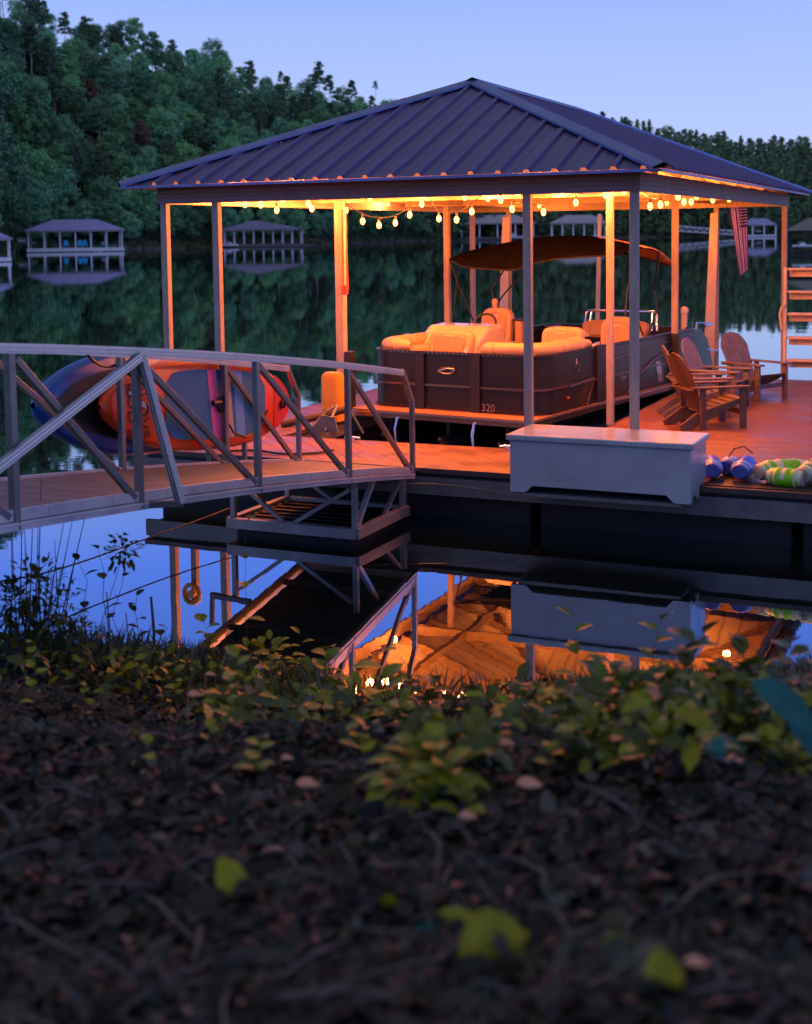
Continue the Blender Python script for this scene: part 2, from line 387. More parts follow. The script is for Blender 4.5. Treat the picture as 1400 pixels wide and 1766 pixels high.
# tapered gusset boards on the two rear slip posts
for x in (-5.3,-1.27):
    m=MB(); m.add([(x-.09,10.40,2.95),(x+.05,10.40,2.95),(x-.02,10.40,.05),(x-.22,10.40,.05),(x-.09,10.42,2.95),(x+.05,10.42,2.95),(x-.02,10.42,.05),(x-.22,10.42,.05)],[(0,1,2,3),(7,6,5,4),(0,4,5,1),(1,5,6,2),(2,6,7,3),(3,7,4,0)])
    build_in(m,'gusset_board',mat('pale_board',(.66,.58,.50),.6,var=.12,vscale=4),T)
# fascia: four sides
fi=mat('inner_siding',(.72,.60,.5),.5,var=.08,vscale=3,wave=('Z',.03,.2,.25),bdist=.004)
for nm,b_,mm in (('fascia',(-Wr,0,-.0,.03),0),('fascia',(-Wr,0,Lr-.03,Lr),0)):
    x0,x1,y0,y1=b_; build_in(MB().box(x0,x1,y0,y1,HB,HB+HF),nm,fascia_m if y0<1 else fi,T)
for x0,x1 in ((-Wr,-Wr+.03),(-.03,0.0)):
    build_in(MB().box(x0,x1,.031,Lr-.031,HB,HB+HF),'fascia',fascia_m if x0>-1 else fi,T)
# beams just inside the fascia + cross beams and rafters
m=MB()
for y in (3.5,7.2): m.box(-Wr+.15,-.15,y-.04,y+.04,HB+.06,HB+.2)
m.box(-5.0,-4.92,.1,Lr-.1,HB+.07,HB+.19); m.box(-1.4,-1.32,.1,Lr-.1,HB+.07,HB+.19)
build_in(m,'cross_beam',wood2_m,T)
build_in(MB().box(-Wr+.03,-.03,Lr-.16,Lr-.03,HB-.002,HB+.14),'wall_plate',wood_m,T)
# ---- hip roof of ribbed metal
EZ=HB+HF+.012; AZ=4.66; OV=.34
x0,x1,y0,y1=-Wr-.27,OV*.9,-OV,Lr+.3
xm=(x0+x1)/2; RZ=AZ; inset=(x1-x0)/2
def roof_side(nm,P0,P1,Q0,Q1,holes=True):
    """ribbed sheet on the eave P0-P1 rising to Q0-Q1; ribs every 0.305 m"""
    P0,P1,Q0,Q1=map(Vector,(P0,P1,Q0,Q1)); e=(P1-P0); L=e.length; e.normalize()
    c=(P0+P1)/2; up_=(Q0+Q1)/2-c; up_=up_-e*up_.dot(e); H=up_.length; up_.normalize(); nrm=e.cross(up_).normalized()
    if nrm.z<0: nrm=-nrm
    a0=(Q0-P0).dot(e); a1=(Q1-P0).dot(e)
    def hmax(s):
        if s<a0: return H*s/a0
        if s>a1: return H*(L-s)/(L-a1)
        return H
    st=.318; prof=[]
    s=st*.5
    cuts=[0]
    while s<L-.05:
        prof += [(s-.042,0),(s-.022,.034),(s+.022,.034),(s+.042,0),(s+st*.5-.012,0),(s+st*.5,.006),(s+st*.5+.012,0)]
        s+=st
    prof=[(0,0)]+[q for q in prof if 0<q[0]<L]+[(L,0)]
    G0=[];G1=[]
    for s,h in prof:
        hm=max(0,hmax(s)-.0)
        G0.append(P0+e*s+nrm*h); G1.append(P0+e*s+up_*hm+nrm*h)
    m=MB(); nn=6
    G=[[a.lerp(b,k/nn) for a,b in zip(G0,G1)] for k in range(nn+1)]
    m.grid(G)
    o=build_in(m,'roof_panel',[roof_m],T)
    return o,P0,P1,Q0,Q1,nrm
A=(x0,y0,EZ);B=(x1,y0,EZ);Cc=(x1,y1,EZ);D_=(x0,y1,EZ); RF=(xm,y0+inset,RZ); RB=(xm,y1-inset,RZ)
panels=[roof_side('front',A,B,RF,RF),roof_side('right',B,Cc,RF,RB),roof_side('back',Cc,D_,RB,RB),roof_side('left',D_,A,RB,RF)]
# ceiling lining: metal seen from beneath, slightly under the sheet, with rafters
m=MB(); dz=Vector((0,0,-.03))
iA,iB,iC,iD=[(-Wr+.03,.03,HB+HF+.0),(-.03,.03,HB+HF+.0),(-.03,Lr-.03,HB+HF),(-Wr+.03,Lr-.03,HB+HF)]
sl=(RZ-EZ)/inset
rf=(xm,y0+inset,RZ-.09); rb=(xm,y1-inset,RZ-.09)
zz=lambda d: EZ-.03+sl*d
iA=(iA[0],iA[1],zz(.3)-.0);iB=(iB[0],iB[1],zz(.3));iC=(iC[0],iC[1],zz(.3));iD=(iD[0],iD[1],zz(.3))
m.add([iA,iB,iC,iD,rf,rb],[(0,4,1),(1,4,5,2),(2,5,3),(3,5,4,0)])
ceil_r=mat('ceiling_sheet',(.92,.85,.7),.7,0,var=.03,vscale=3,wave=('X',.318,.14,.45),bdist=.001)
m.mi=[0,1,0,1]
ceil_y=mat('ceiling_sheet_side',(.92,.85,.7),.7,0,var=.03,vscale=3,wave=('Y',.318,.14,.45),bdist=.001)
build_in(m,'ceiling',[ceil_r,ceil_y],T)
m=MB()
for a_,b_ in ((iA,rf),(iB,rf),(iC,rb),(iD,rb),(rf,rb)):
    a2=Vector(a_)-Vector((0,0,.07)); b2=Vector(b_)-Vector((0,0,.07)); m.beam(a2,b2,.05,.12)
for y in np.arange(1.0,Lr-.5,1.2):
    for sx_,xe in ((1,-Wr+.05),(-1,-.05)):
        k=min(1,min(y-(y0),(y1)-y)/inset); xx=xe+(xm-xe)*k
        m.beam((xe,y,zz(.3)-.06),(xx,y,zz(.3)-.06+(RZ-.09-zz(.3))*k),.04,.10)
build_in(m,'rafter',wood2_m,T)
# flashing
def cap(P,Q,w,name):
    P=Vector(P);Q=Vector(Q); d=(Q-P).normalized(); s_=d.cross(Vector((0,0,1))).normalized(); n_=s_.cross(d).normalized()
    if n_.z<0: n_=-n_
    m=MB(); tilt=.30
    a=[P+n_*.072,P+s_*w-n_*w*tilt+n_*.058,P-s_*w-n_*w*tilt+n_*.058]; b=[Q+n_*.072,Q+s_*w-n_*w*tilt+n_*.058,Q-s_*w-n_*w*tilt+n_*.058]
    lip=Vector((0,0,-.03))
    vs=a+b+[a[1]+lip,a[2]+lip,b[1]+lip,b[2]+lip]
    m.add(vs,[(0,1,4,3),(0,3,5,2),(1,6,8,4),(2,5,9,7)])
    for v in (P,Q): pass
    sub(m,name,cap_m,panels[0][0],T)
for P_,Q_ in ((A,RF),(B,RF),(Cc,RB),(D_,RB)):
    P2=Vector(P_); Q2=Vector(Q_); cap(P2+(P2-Q2).normalized()*.03,Q2,.125,'hip_cap')
cap(Vector(RF)-Vector((0,.1,0)),Vector(RB)+Vector((0,.1,0)),.13,'ridge_cap')
# eave drip edges
m=MB()
for P_,Q_ in ((A,B),(B,Cc),(Cc,D_),(D_,A)):
    P2=Vector(P_);Q2=Vector(Q_); m.beam(P2-Vector((0,0,.018)),Q2-Vector((0,0,.018)),.012,.03)
sub(m,'drip_edge',cap_m,panels[0][0],T)
# glowing caps added in the front rib mouths, standing in for leaking bulb light
rib_glow_m=mat('painted_rib_glow',(.9,.55,.3),.8,emit=((1,.22,.03),.9),trans=.5)
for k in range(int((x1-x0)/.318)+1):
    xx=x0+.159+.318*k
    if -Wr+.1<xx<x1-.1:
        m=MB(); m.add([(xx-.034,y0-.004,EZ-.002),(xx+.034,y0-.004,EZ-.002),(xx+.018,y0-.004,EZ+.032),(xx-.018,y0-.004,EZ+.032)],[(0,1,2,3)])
        sub(m,'rib_glow_cap',rib_glow_m,panels[0][0],T)
m=MB(); m.add([(x1+.004,.12,EZ-.01),(x1+.004,.55,EZ-.01),(x1+.004,.5,EZ+.012),(x1+.004,.17,EZ+.012)],[(0,1,2,3)])
# conduit, junction box, hose reel
m=MB(); m.tube([(-5.13,3.12,3.0),(-5.13,3.11,1.9)],.016,8); m.tube([(-5.07,3.12,3.0),(-5.06,3.1,2.4),(-5.05,3.11,1.85),(-5.1,3.1,1.8)],.008,6)
build_in(m,'conduit',mat('red_conduit',(.55,.10,.04),.5),T)
build_in(MB().box(-5.16,-5.07,3.08,3.15,1.78,1.92),'junction_box',mat('red_box',(.65,.08,.03),.5),T,bevel=.01)
m=MB(); m.box(-5.80,-5.72,.05,.13,.0,.80); build_in(m,'reel_post',wood_m,T,bevel=.005)
m=MB(); m.tube([(-5.76+.11*math.cos(k*.3927),.0,.68+.11*math.sin(k*.3927)) for k in range(17)],.032,8); m.tube([(-5.76,.05,.68),(-5.76,-.03,.68)],.05,10)
build_in(m,'hose_reel',yell_m,T)
# cleats on the walkway edge
for x in (-1.9,-4.0):
    m=MB(); m.tube([(x-.11,1.1,.05),(x-.04,1.1,.06),(x+.04,1.1,.06),(x+.11,1.1,.05)],.014,8); m.box(x-.04,x+.04,1.08,1.12,.001,.05)
    build_in(m,'cleat',chrome_m,T)

# ------------------------------------------------------------------ string lights
def strand(name,label,pts,sag_pts,bulbs):
    o=thing(name,label,'string lights',pts[0])
    o['group']='strings of bulbs under the roof'
    m=MB(); P=[Vector(p) for p in sag_pts]
    # catmull-rom
    Q=[]
    for i in range(len(P)-1):
        a=P[max(0,i-1)];b=P[i];c=P[i+1];d=P[min(len(P)-1,i+2)]
        for k in range(6):
            u=k/6; Q.append(.5*((2*b)+(c-a)*u+(2*a-5*b+4*c-d)*u*u+(-a+3*b-3*c+d)*u**3))
    Q.append(P[-1]); m.tube(Q,.006,5); build_in(m,'wire',wire_m,o)
    for (x,y,z) in bulbs:
        s_=MB().lathe([(.012,.085),(.017,.08),(.017,.04),(.013,.036)],(x,y,z),8)
        s_.tube([(x,y,z+.08),(x,y,z+.13)],.005,5)
        sk=build_in(s_,'socket',black_m,o,smooth=True)
        b_=MB().lathe([(.001,-.060),(.018,-.053),(.029,-.035),(.034,-.01),(.029,.015),(.016,.034),(.012,.044)],(x,y,z),12)
        b2=sub(b_,'bulb',bulb_m,sk,o,smooth=True)
        li=bpy.data.lights.new('bulb_light','POINT'); li.energy=PW; li.color=(1,.215,.04); li.shadow_soft_size=.05
        lo=bpy.data.objects.new('bulb_light',li); COL.objects.link(lo); lo.location=Vector((x,y,z-.02))-o.location; lo.parent=o
    return o
PW=122.0
def ony(px,py,Y):
    v=fo+ri*((px-700)/F)+dn*((py-PPY)/F); k=(Y-CY)/v.y; return (CX+v.x*k,Y,CZ+v.z*k)
def onx(px,py,X):
    v=fo+ri*((px-700)/F)+dn*((py-PPY)/F); k=(X-CX)/v.x; return (X,CY+v.y*k,CZ+v.z*k)
def upz(p,d=.13): return (p[0],p[1],p[2]+d)
# bulb positions measured in the dock's own frame
L1=[(-5.6,1.23,3.07),(-5.6,1.63,3.07),(-5.6,2.06,3.00),(-5.55,2.87,3.10),(-5.55,2.98,3.03)]
strand('string_light','short row of bulbs near the roof front left corner',[(-5.6,.2,3.15)],[(-5.6,.15,3.2)]+[upz(p) for p in L1]+[(-5.2,3.2,3.2)],L1)
L2=[(-5.19,3.35,3.00),(-4.92,3.35,2.84),(-4.66,3.35,2.78),(-4.40,3.35,2.81),(-4.19,3.35,2.92),(-4.0,3.35,3.07)]
strand('string_light','deepest sagging swag of bulbs from the left slip post',[(-5.1,3.35,3.15)],[(-5.2,3.35,3.2)]+[upz(p,.1) for p in L2]+[(-3.9,3.35,3.24)],L2)
L3=[(-3.76,3.4,2.86),(-3.49,3.4,2.84),(-3.26,3.4,2.95),(-3.02,3.4,3.13)]
strand('string_light','second swag of bulbs over the boat bow, right of the deepest one',[(-3.9,3.4,3.2)],[(-3.95,3.4,3.24)]+[upz(p,.1) for p in L3]+[(-2.95,3.4,3.25)],L3)
L4=[(-2.83,3.4,3.10),(-2.66,3.4,2.97),(-2.21,3.4,2.92),(-2.01,3.4,3.16),(-1.75,3.4,3.04),(-1.32,3.4,3.13)]
strand('string_light','uneven row of bulbs above the canopy ending at the right slip post',[(-2.9,3.4,3.2)],[(-2.93,3.4,3.24)]+[upz(p,.1) for p in L4]+[(-1.25,3.4,3.24)],L4)
L5=[(-.5,1.21,3.11),(-.5,2.44,2.95),(-.5,2.98,2.98),(-.45,3.73,3.1),(-.5,4.0,3.1),(-.5,4.35,3.04),(-.5,4.8,3.05),(-.5,5.14,3.13),(-.5,6.3,3.1),(-.5,7.6,3.14)]
strand('string_light','row of bulbs running back along the right eave',[(-.5,.9,3.2)],[(-.5,.9,3.22)]+[upz(p,.1) for p in L5]+[(-.5,5.4,3.24)],L5)
L6=[(-4.9,1.0,3.10),(-3.9,1.5,3.12),(-3.2,1.5,3.13),(-2.6,1.5,3.1),(-1.9,1.5,3.12),(-.8,1.5,3.08),(-5.95,6.4,3.17),(-4.4,9.7,3.15),(-2.0,9.7,3.15)]
strand('string_light','scattered bulbs close under the ceiling near the front beam',[(-4.4,1.5,3.25)],[upz(p,.1) for p in L6],L6)

# ------------------------------------------------------------------ storage box
bx=thing('dock_box','white fibreglass storage chest with overhanging lid and arched feet, mounted off the dock front','storage box',(-.24,-.8,-.13))
T=bx; X0,X1,Y0,Y1=-1.20,.71,-.78,-.36
def face(xa,xb,z0,z1,foot=.22,rise=.075):
    return [(xa,z0),(xa+foot*.75,z0),(xa+foot*.95,z0+rise*.5),(xa+foot*1.1,z0+rise),(xb-foot*1.1,z0+rise),(xb-foot*.95,z0+rise*.5),(xb-foot*.75,z0),(xb,z0),(xb,z1),(xa,z1)]
m=MB(); m.prism(face(X0,X1,-.10,.46),lambda a,b,t:(a,t,b),Y0,Y0+.03); m.prism(face(X0,X1,-.10,.46),lambda a,b,t:(a,t,b),Y1-.03,Y1)
m.prism(face(Y0+.03,Y1-.03,-.10,.46,.08,.05),lambda a,b,t:(t,a,b),X1-.03,X1); m.prism(face(Y0+.03,Y1-.03,-.10,.46,.08,.05),lambda a,b,t:(t,a,b),X0,X0+.03)
m.box(X0+.03,X1-.03,Y0+.03,Y1-.03,-.03,0); m.box(X0,X1,Y1+.001,-.03,.012,.4545)
build_in(m,'chest_body',white_m,T,bevel=.006)
m=MB(); m.box(X0-.035,X1+.035,Y0-.035,-.012,.455,.518)
lid=build_in(m,'lid',white_m,T,bevel=.014)
m=MB()
for k in range(14): m.box(X0+.05+k*.14,X0+.062+k*.14,Y0-.037,Y0-.034,.475,.487)
sub(m,'rivet',steel_m,lid,T)
m=MB(); m.box(X0+.1,X1-.1,Y1-.4,Y1+.03,-.14,-.105)
build_in(m,'bracket',steel_m,T)

# ------------------------------------------------------------------ pontoon boat  (local: bow at -y, x right)
boat=thing('pontoon_boat','dark pontoon boat with orange lit seats and brown canopy moored in the covered slip','boat',(-3.62,2.92,0),R(-8.6))
def bp_(mb,name,mats,**k):
    o=mb.build(name,mats,None,**k); o.parent=boat; return o
def bsub(mb,name,mats,part,**k):
    o=mb.build(name,mats,None,**k); o.parent=part; return o
HWD=1.44; LB=6.9; dzb=.135
def outline(hw,y0,y1,rf,rr,n=8):
    pts=[]
    for cx,cy,a0 in ((hw-rf,y0+rf,-90),(hw-rr,y1-rr,0),(-hw+rr,y1-rr,90),(-hw+rf,y0+rf,180)):
        r_=rf if cy<(y0+y1)/2 else rr
        for k in range(n+1):
            a=R(a0+90*k/n); pts.append((cx+r_*math.cos(a),cy+r_*math.sin(a)))
    return pts
def ring(pts,z0,z1,th,mb,mi=0,skip=None):
    n=len(pts)
    for i in range(n):
        p=pts[i];q=pts[(i+1)%n]
        if skip and skip(((p[0]+q[0])/2,(p[1]+q[1])/2)): continue
        a=Vector((p[0],p[1],0));b=Vector((q[0],q[1],0))
        if (b-a).length<1e-5: continue
        d=(b-a).normalized(); nn=Vector((-d.y,d.x,0))*th
        vs=[(a.x,a.y,z0),(b.x,b.y,z0),(b.x,b.y,z1),(a.x,a.y,z1)]+[((a+nn).x,(a+nn).y,z0),((b+nn).x,(b+nn).y,z0),((b+nn).x,(b+nn).y,z1),((a+nn).x,(a+nn).y,z1)]
        mb.add(vs,[(0,1,2,3),(5,4,7,6),(3,2,6,7),(1,0,4,5)],mi)
dk=outline(HWD+.03,0,LB,.10,.10)
m=MB(); m.prism(dk,lambda a,b,t:(a,b,t),dzb-.05,dzb)
deckp=bp_(m,'boat_deck',mat('boat_floor',(.22,.11,.06),.6,var=.2,vscale=8))
m=MB(); ring(outline(HWD+.05,-.02,LB+.02,.12,.12),dzb-.10,dzb-.01,.018,m)
rub=bp_(m,'rub_rail',mat('rub_rail_metal',(.35,.30,.28),.25,.9))
m=MB(); ring(outline(HWD+.062,-.035,LB+.03,.13,.13),dzb-.035,dzb-.02,.012,m)
bsub(m,'rail_highlight_strip',chrome_m,rub)
# pontoons
for x in (-.95,0,.95):
    m=MB(); pr_=[(.02,-.05,),]
    pts=[(x,.05,-.22),(x,.25,-.30),(x,.7,-.42),(x,1.2,-.46),(x,LB-.3,-.46),(x,LB-.1,-.46)]
    m.tube(pts,[.02,.12,.24,.29,.29,.27],14)
    m.box(x-.03,x+.03,.3,LB-.4,-.2,dzb-.051)
    bp_(m,'pontoon',mat('pontoon_metal',(.05,.05,.05),.4,.6,var=.3,vscale=2),smooth=True)
# docking brackets in front
for x in (-.62,.62):
    m=MB(); m.tube([(x,-.03,dzb-.08),(x+.0,-.10,-.12),(x+.05,-.13,-.45)],.022,8); bp_(m,'mooring_hook',chrome_m)
# fence: panels with pillars
FT=1.0
fo_=outline(HWD-.02,.42,6.35,.34,.25)
m=MB(); ring(fo_,dzb,FT-.06,.03,m,0)
fence=bp_(m,'side_panel',[panel_m],smooth=False)
m=MB(); ring(outline(HWD-.005,.405,6.36,.35,.26),FT-.075,FT-.035,.05,m); 
bsub(m,'top_trim',mat('dark_bronze_trim',(.05,.035,.03),.35,.7),fence)
m=MB(); ring(outline(HWD+.012,.388,6.37,.36,.27),.47,.50,.018,m); bsub(m,'mid_rail',mat('bronze_rail',(.22,.15,.12),.3,.9),fence)
m=MB(); ring(outline(HWD+.0,.40,6.36,.35,.27),dzb,dzb+.05,.03,m); bsub(m,'base_rail',mat('dark_bronze_trim',(.05,.035,.03)),fence)
for x in (-.52,.40): bsub(MB().box(x-.07,x+.07,.372,.412,dzb,FT-.03),'gate_pillar',black_m,fence)
m=MB()
for k in range(30):
    x=-1.0+k*.07
    m.box(x-.006,x+.006,.384,.392,FT-.06,FT-.045)
bsub(m,'fence_fastener',chrome_m,fence)
# right side: dark panel aft with swoosh ribs and glass
m=MB(); m.box(HWD-.012,HWD+.006,2.35,6.05,dzb+.05,FT-.08); bsub(m,'dark_panel',panel2_m,fence)
m=MB(); m.box(HWD-.02,HWD+.02,2.12,2.36,dzb,FT-.02); bsub(m,'gate_pillar',black_m,fence)
m=MB()
arc=[(HWD+.02,3.2+.0,.16),(HWD+.02,3.6,.40),(HWD+.02,4.2,.58),(HWD+.02,5.0,.70),(HWD+.02,5.8,.74)]
m.tube(arc,.018,6); m.tube([(HWD+.02,2.4,.72),(HWD+.02,4,.80),(HWD+.02,5.9,.86)],.01,6); m.tube([(HWD+.02,1.2,.47),(HWD+.02,2.0,.52),(HWD+.02,1.75,.14)],.015,6)
bsub(m,'styling_rail',mat('bronze_rail',(.22,.15,.12)),fence)
m=MB()
for y in (4.45,4.95,5.4): m.add([(HWD+.012,y,.2),(HWD+.012,y+.22,.2),(HWD+.012,y+.08,.55),(HWD+.012,y-.12,.55)],[(0,1,2,3)])
bsub(m,'side_window',mat('tinted_glass',(.25,.27,.33),.12,.3),fence)
# stern cap
for xa,xb in ((HWD-.3,HWD+.01),(-HWD,-HWD+.3)):
    m=MB(); m.prism([(5.95,dzb),(7.0,dzb),(6.95,.35),(6.75,.75),(6.4,.93),(5.95,.95)],lambda a,b,t:(t,a,b),xa,xb); bp_(m,'stern_corner',panel2_m,bevel=.04)
m=MB(); m.tube([(HWD-.1,6.9,.95),(HWD-.1,7.25,.97),(HWD-.45,7.4,.97),(HWD-.5,7.4,.3)],.018,8); m.tube([(HWD-.0,6.7,.55),(HWD+.05,7.1,.5),(HWD-.05,7.3,.3)],.014,8); bp_(m,'boarding_ladder',chrome_m)
# rear rail
m=MB(); z=1.27
m.tube([(-.35,5.5,.95),(-.33,5.55,z-.05),(-.28,5.58,z),(.9,5.58,z),(.97,5.55,z-.05),(.99,5.5,.95)],.022,8)
m.tube([(-.27,5.5,.95),(-.25,5.57,z-.02)],.018,8); m.tube([(.9,5.5,.95),(.88,5.57,z-.02)],.018,8); bp_(m,'rear_rail',chrome_m,smooth=True)
# seats : cushion bolsters
def bolster(path,r,name,m_=vinyl_m,flat=1.0,parent=None):
    mb=MB(); n=14
    P=[Vector(p) for p in path]; vs=[];
    rs=[r*.55]+[r]*(len(P)-2)+[r*.55]
    mb.tube(P,rs,n)
    mb.v=[(x,y,(z-P[0].z)*flat+P[0].z) for x,y,z in mb.v]
    return (bp_(mb,name,m_,smooth=True) if parent is None else bsub(mb,name,m_,parent,smooth=True))
BZ=1.005
# left front bench bolster, wraps the corner
bolster([(-.80,.60,BZ),(-.90,.58,BZ),(-1.12,.62,BZ),(-1.24,.72,BZ),(-1.29,.9,BZ),(-1.31,1.8,BZ),(-1.31,2.05,BZ)],.125,'bow_cushion',flat=.9)
# right front
bolster([(.42,.58,BZ),(.5,.57,BZ),(1.03,.58,BZ),(1.2,.68,BZ),(1.29,.86,BZ),(1.31,1.7,BZ),(1.31,2.1,BZ)],.125,'bow_cushion',flat=.9)
for c_,ax in (((.62,.57),'x'),((1.305,1.15),'y'),((1.312,1.70),'y'),((-.98,.585),'x'),((-1.305,1.3),'y')):
    m=MB(); pts_=[]
    for k in range(17):
        a=2*math.pi*k/16; h_=.128*math.cos(a); v_=.117*math.sin(a)
        pts_.append((c_[0]+(h_ if ax=='y' else 0),c_[1]+(h_ if ax=='x' else 0),BZ+v_))
    m.tube(pts_,.006,5); bp_(m,'cushion_seam',white_m)
m=MB(); m.box(-1.28,-.78,.52,2.1,.45,.97); m.box(.5,1.28,.52,2.2,.45,.97); bp_(m,'bench_base',vinyl2_m,bevel=.05)
def seatback(cx,cy,w,h,z,th=.16,tilt=.18,rz=0,name='seat_back',m_=vinyl_m,top=.5):
    n=18; pts=[]
    for k in range(n+1):
        a=math.pi*k/n; 
        pts.append((w/2*math.copysign(abs(math.cos(a))**top,math.cos(a)), h*(.55+.45*abs(math.sin(a))**top)))
    poly=[(-w/2*.94,0)]+[(w/2*.94,0)]+pts
    c,s_=math.cos(rz),math.sin(rz)
    def mp(a,b,t):
        y=t+b*tilt; return (cx+a*c-y*s_,cy+a*s_+y*c,z+b)
    mb=MB(); mb.prism(poly,mp,0,th); o=bp_(mb,name,m_,bevel=.035)
    ins=[(a*.72,.12*h+b*.76) for a,b in poly]
    mb=MB(); mb.prism(ins,mp,-.03,.02); bsub(mb,'inset_panel',vinyl2_m,o,bevel=.02)
    mb=MB(); mb.prism([(-w*.12,h*.78),(w*.12,h*.78),(w*.12,h*.80),(-w*.12,h*.80)],mp,-.036,-.03); bsub(mb,'stitched_mark',whiteink_m,o)
    for k in (-1,1): bsub(MB().prism([(k*w*.36,.02),(k*w*.47,.02),(k*w*.45,.12),(k*w*.38,.10)],mp,-.04,.0),'white_piping',white_m,o)
    return o
seatback(-.50,1.15,.74,.36,.84,rz=0)            # lounge back facing the bow, in front of console
seatback(.93,1.95,.66,.40,.84,rz=0)             # right lounge back
seatback(.35,5.15,1.2,.30,.83,tilt=.1,name='stern_bench_back',m_=vinyl2_m)
# console
prof=[(1.55,.1),(1.45,.75),(1.55,.98),(1.95,1.22),(2.35,1.24),(2.5,1.02),(2.55,.1)]
m=MB(); m.prism(prof,lambda a,b,t:(t,a,b),-1.34,-.26); con=bp_(m,'helm_console',gel_m,bevel=.06)
m=MB()
for k in range(24):
    a0=2*math.pi*k/24;a1=2*math.pi*(k+1)/24
    q=lambda a:(-.72+.2*math.cos(a),2.62+.08*math.sin(a),1.20+.16*math.sin(a))
    m.tube([q(a0),q(a1)],.018,8)
m.tube([(-.72,2.62,1.2),(-.72,2.5,1.1)],.02,8); m.tube([(-.92,2.62,1.2),(-.52,2.62,1.2)],.012,6)
bsub(m,'steering_wheel',black_m,con)
m=MB(); m.box(-1.05,-1.0,1.66,1.70,1.10,1.13); m.box(-.62,-.57,1.66,1.70,1.10,1.13); bsub(m,'navigation_light',black_m,con)
m=MB(); m.lathe([(.03,0),(.035,.02),(.0,.03)],(-.82,1.7,1.07),10); bsub(m,'badge',chrome_m,con)
# captain seats
def captain(cx,cy,rz=0,z=.85):
    o=seatback(cx,cy,.56,.62,z,th=.17,tilt=.12,rz=rz,name='captain_seat',m_=vinyl_m,top=.62)
    c,s_=math.cos(rz),math.sin(rz)
    mb=MB(); 
    def tr(x,y,zz_): return (cx+x*c-y*s_,cy+x*s_+y*c,zz_)
    mb.add([tr(x,y,z_) for z_ in (.55,.72) for y in (-.5,.12) for x in (-.27,.27)],[(0,2,3,1),(4,5,7,6),(0,1,5,4),(2,6,7,3),(0,4,6,2),(1,3,7,5)])
    bsub(mb,'seat_cushion',vinyl2_m,o,bevel=.05)
    for k in (-1,1):
        mb=MB(); mb.add([tr(k*.31+x,y,z_) for z_ in (.80,.88) for y in (-.35,.1) for x in (-.035,.035)],[(0,2,3,1),(4,5,7,6),(0,1,5,4),(2,6,7,3),(0,4,6,2),(1,3,7,5)])
        bsub(mb,'armrest',white_m,o,bevel=.02)
    mb=MB(); mb.lathe([(.2,.1),(.06,.14),(.05,.5)],(cx,cy-.15,0),12); bsub(mb,'pedestal',black_m,o)
    return o
captain(-.92,3.28,0,.80)
captain(1.0,3.85,.25,.66)
m=MB(); m.lathe([(.035,1.4),(.045,1.44),(.055,1.50),(.05,1.55),(.0,1.57)],(-1.02,3.5,0),12); m.tube([(-1.02,3.5,.9),(-1.02,3.5,1.42)],.02,8); bp_(m,'stern_light',vinyl_m,smooth=True)
m=MB(); m.box(-.58,-.46,3.35,3.7,.5,1.22); bp_(m,'cooler_cabinet',vinyl2_m,bevel=.02)
m=MB(); m.box(-.60,-.44,3.33,3.72,1.222,1.245); bp_(m,'cabinet_top',black_m)
# decals
def decal(txt,size,x,y,z,rx,rz,m_,parent,name='lettering'):
    o=text_mesh(txt,name,m_,size); o.location=(x,y,z); o.rotation_euler=(rx,0,rz); o.parent=parent; return o
gold=mat('gold_decal',(.35,.26,.2),.35,.6)
decal('320',.15,.60,.386,.21,R(90),0,gold,fence)
m=MB()
for sgn in (-1,1):
    pts=[]
    for k in range(15):
        a=R(20+320*k/14) if sgn>0 else R(200+320*k/14)
        pts.append((-.07+.14*math.cos(a)*(1 if sgn>0 else .8),.384,.70+.05*math.sin(a)*(1 if sgn>0 else .7)))
    m.tube(pts,.006,5)
m.tube([(-.19,.384,.70),(-.07,.384,.73),(.06,.384,.74)],.008,5)
bsub(m,'oval_emblem',mat('emblem_metal',(.6,.45,.35),.25,.9),fence)
m=MB(); m.lathe([(.05,0),(.055,.01)],(0,0,0),10); 
decal('5',.11,HWD+.004,1.45,.80,R(90),R(90),whiteink_m,fence)
m=MB(); m.box(HWD-.01,HWD+.02,1.45,1.53,.66,.69); bsub(m,'door_latch',chrome_m,fence)
m=MB(); m.box(HWD-.01,HWD+.015,1.15,1.2,.30,.33); bsub(m,'reflector',mat('red_lens',(.8,.1,.05),.3),fence)
decal('Luxe',.10,HWD+.012,3.05,.42,R(90),R(90),chrome_m,fence)
# bimini canopy, frame in the boat's local frame
cz=2.62
def loc(p):
    v=Vector(p)-boat.location; a=-boat.rotation_euler.z; return (v.x*math.cos(a)-v.y*math.sin(a), v.x*math.sin(a)+v.y*math.cos(a), v.z)
NU,NV=15,13
G=[]
for j in range(NV):
    v=j/(NV-1); row=[]
    for i in range(NU):
        u=i/(NU-1); xx=-4.58+u*2.75+v*.22
        yy=5.75+v*3.1
        zf=np.interp(u,[0,.04,.12,.25,.40,.50,.62,.9,1],[2.24,2.15,2.10,2.08,2.06,2.17,2.24,2.28,2.27])
        zc_=2.58-.20*(2*u-1)**2
        s_=math.sin(math.pi/2*min(1,v/.42))
        z=zf*(1-s_)+zc_*s_-.62*max(0,v-.5)**1.6*(.3+.9*u)*1.6
        z+= .006*math.sin(9*u+5*v)
        row.append(loc((xx,yy,z)))
    G.append(row)
m=MB(); m.grid(G)
bim2=mat('canopy_lit_fabric',(.95,.50,.25),1,spec=0,var=.2,vscale=4,bump=.3,bscale=9,bdist=.02)  # bulb light on the rear right canopy, put into a brighter orange colour
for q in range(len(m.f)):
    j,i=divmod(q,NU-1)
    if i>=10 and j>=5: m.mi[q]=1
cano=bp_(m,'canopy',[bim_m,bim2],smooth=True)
sd_=cano.modifiers.new('thick','SOLIDIFY'); sd_.thickness=.012
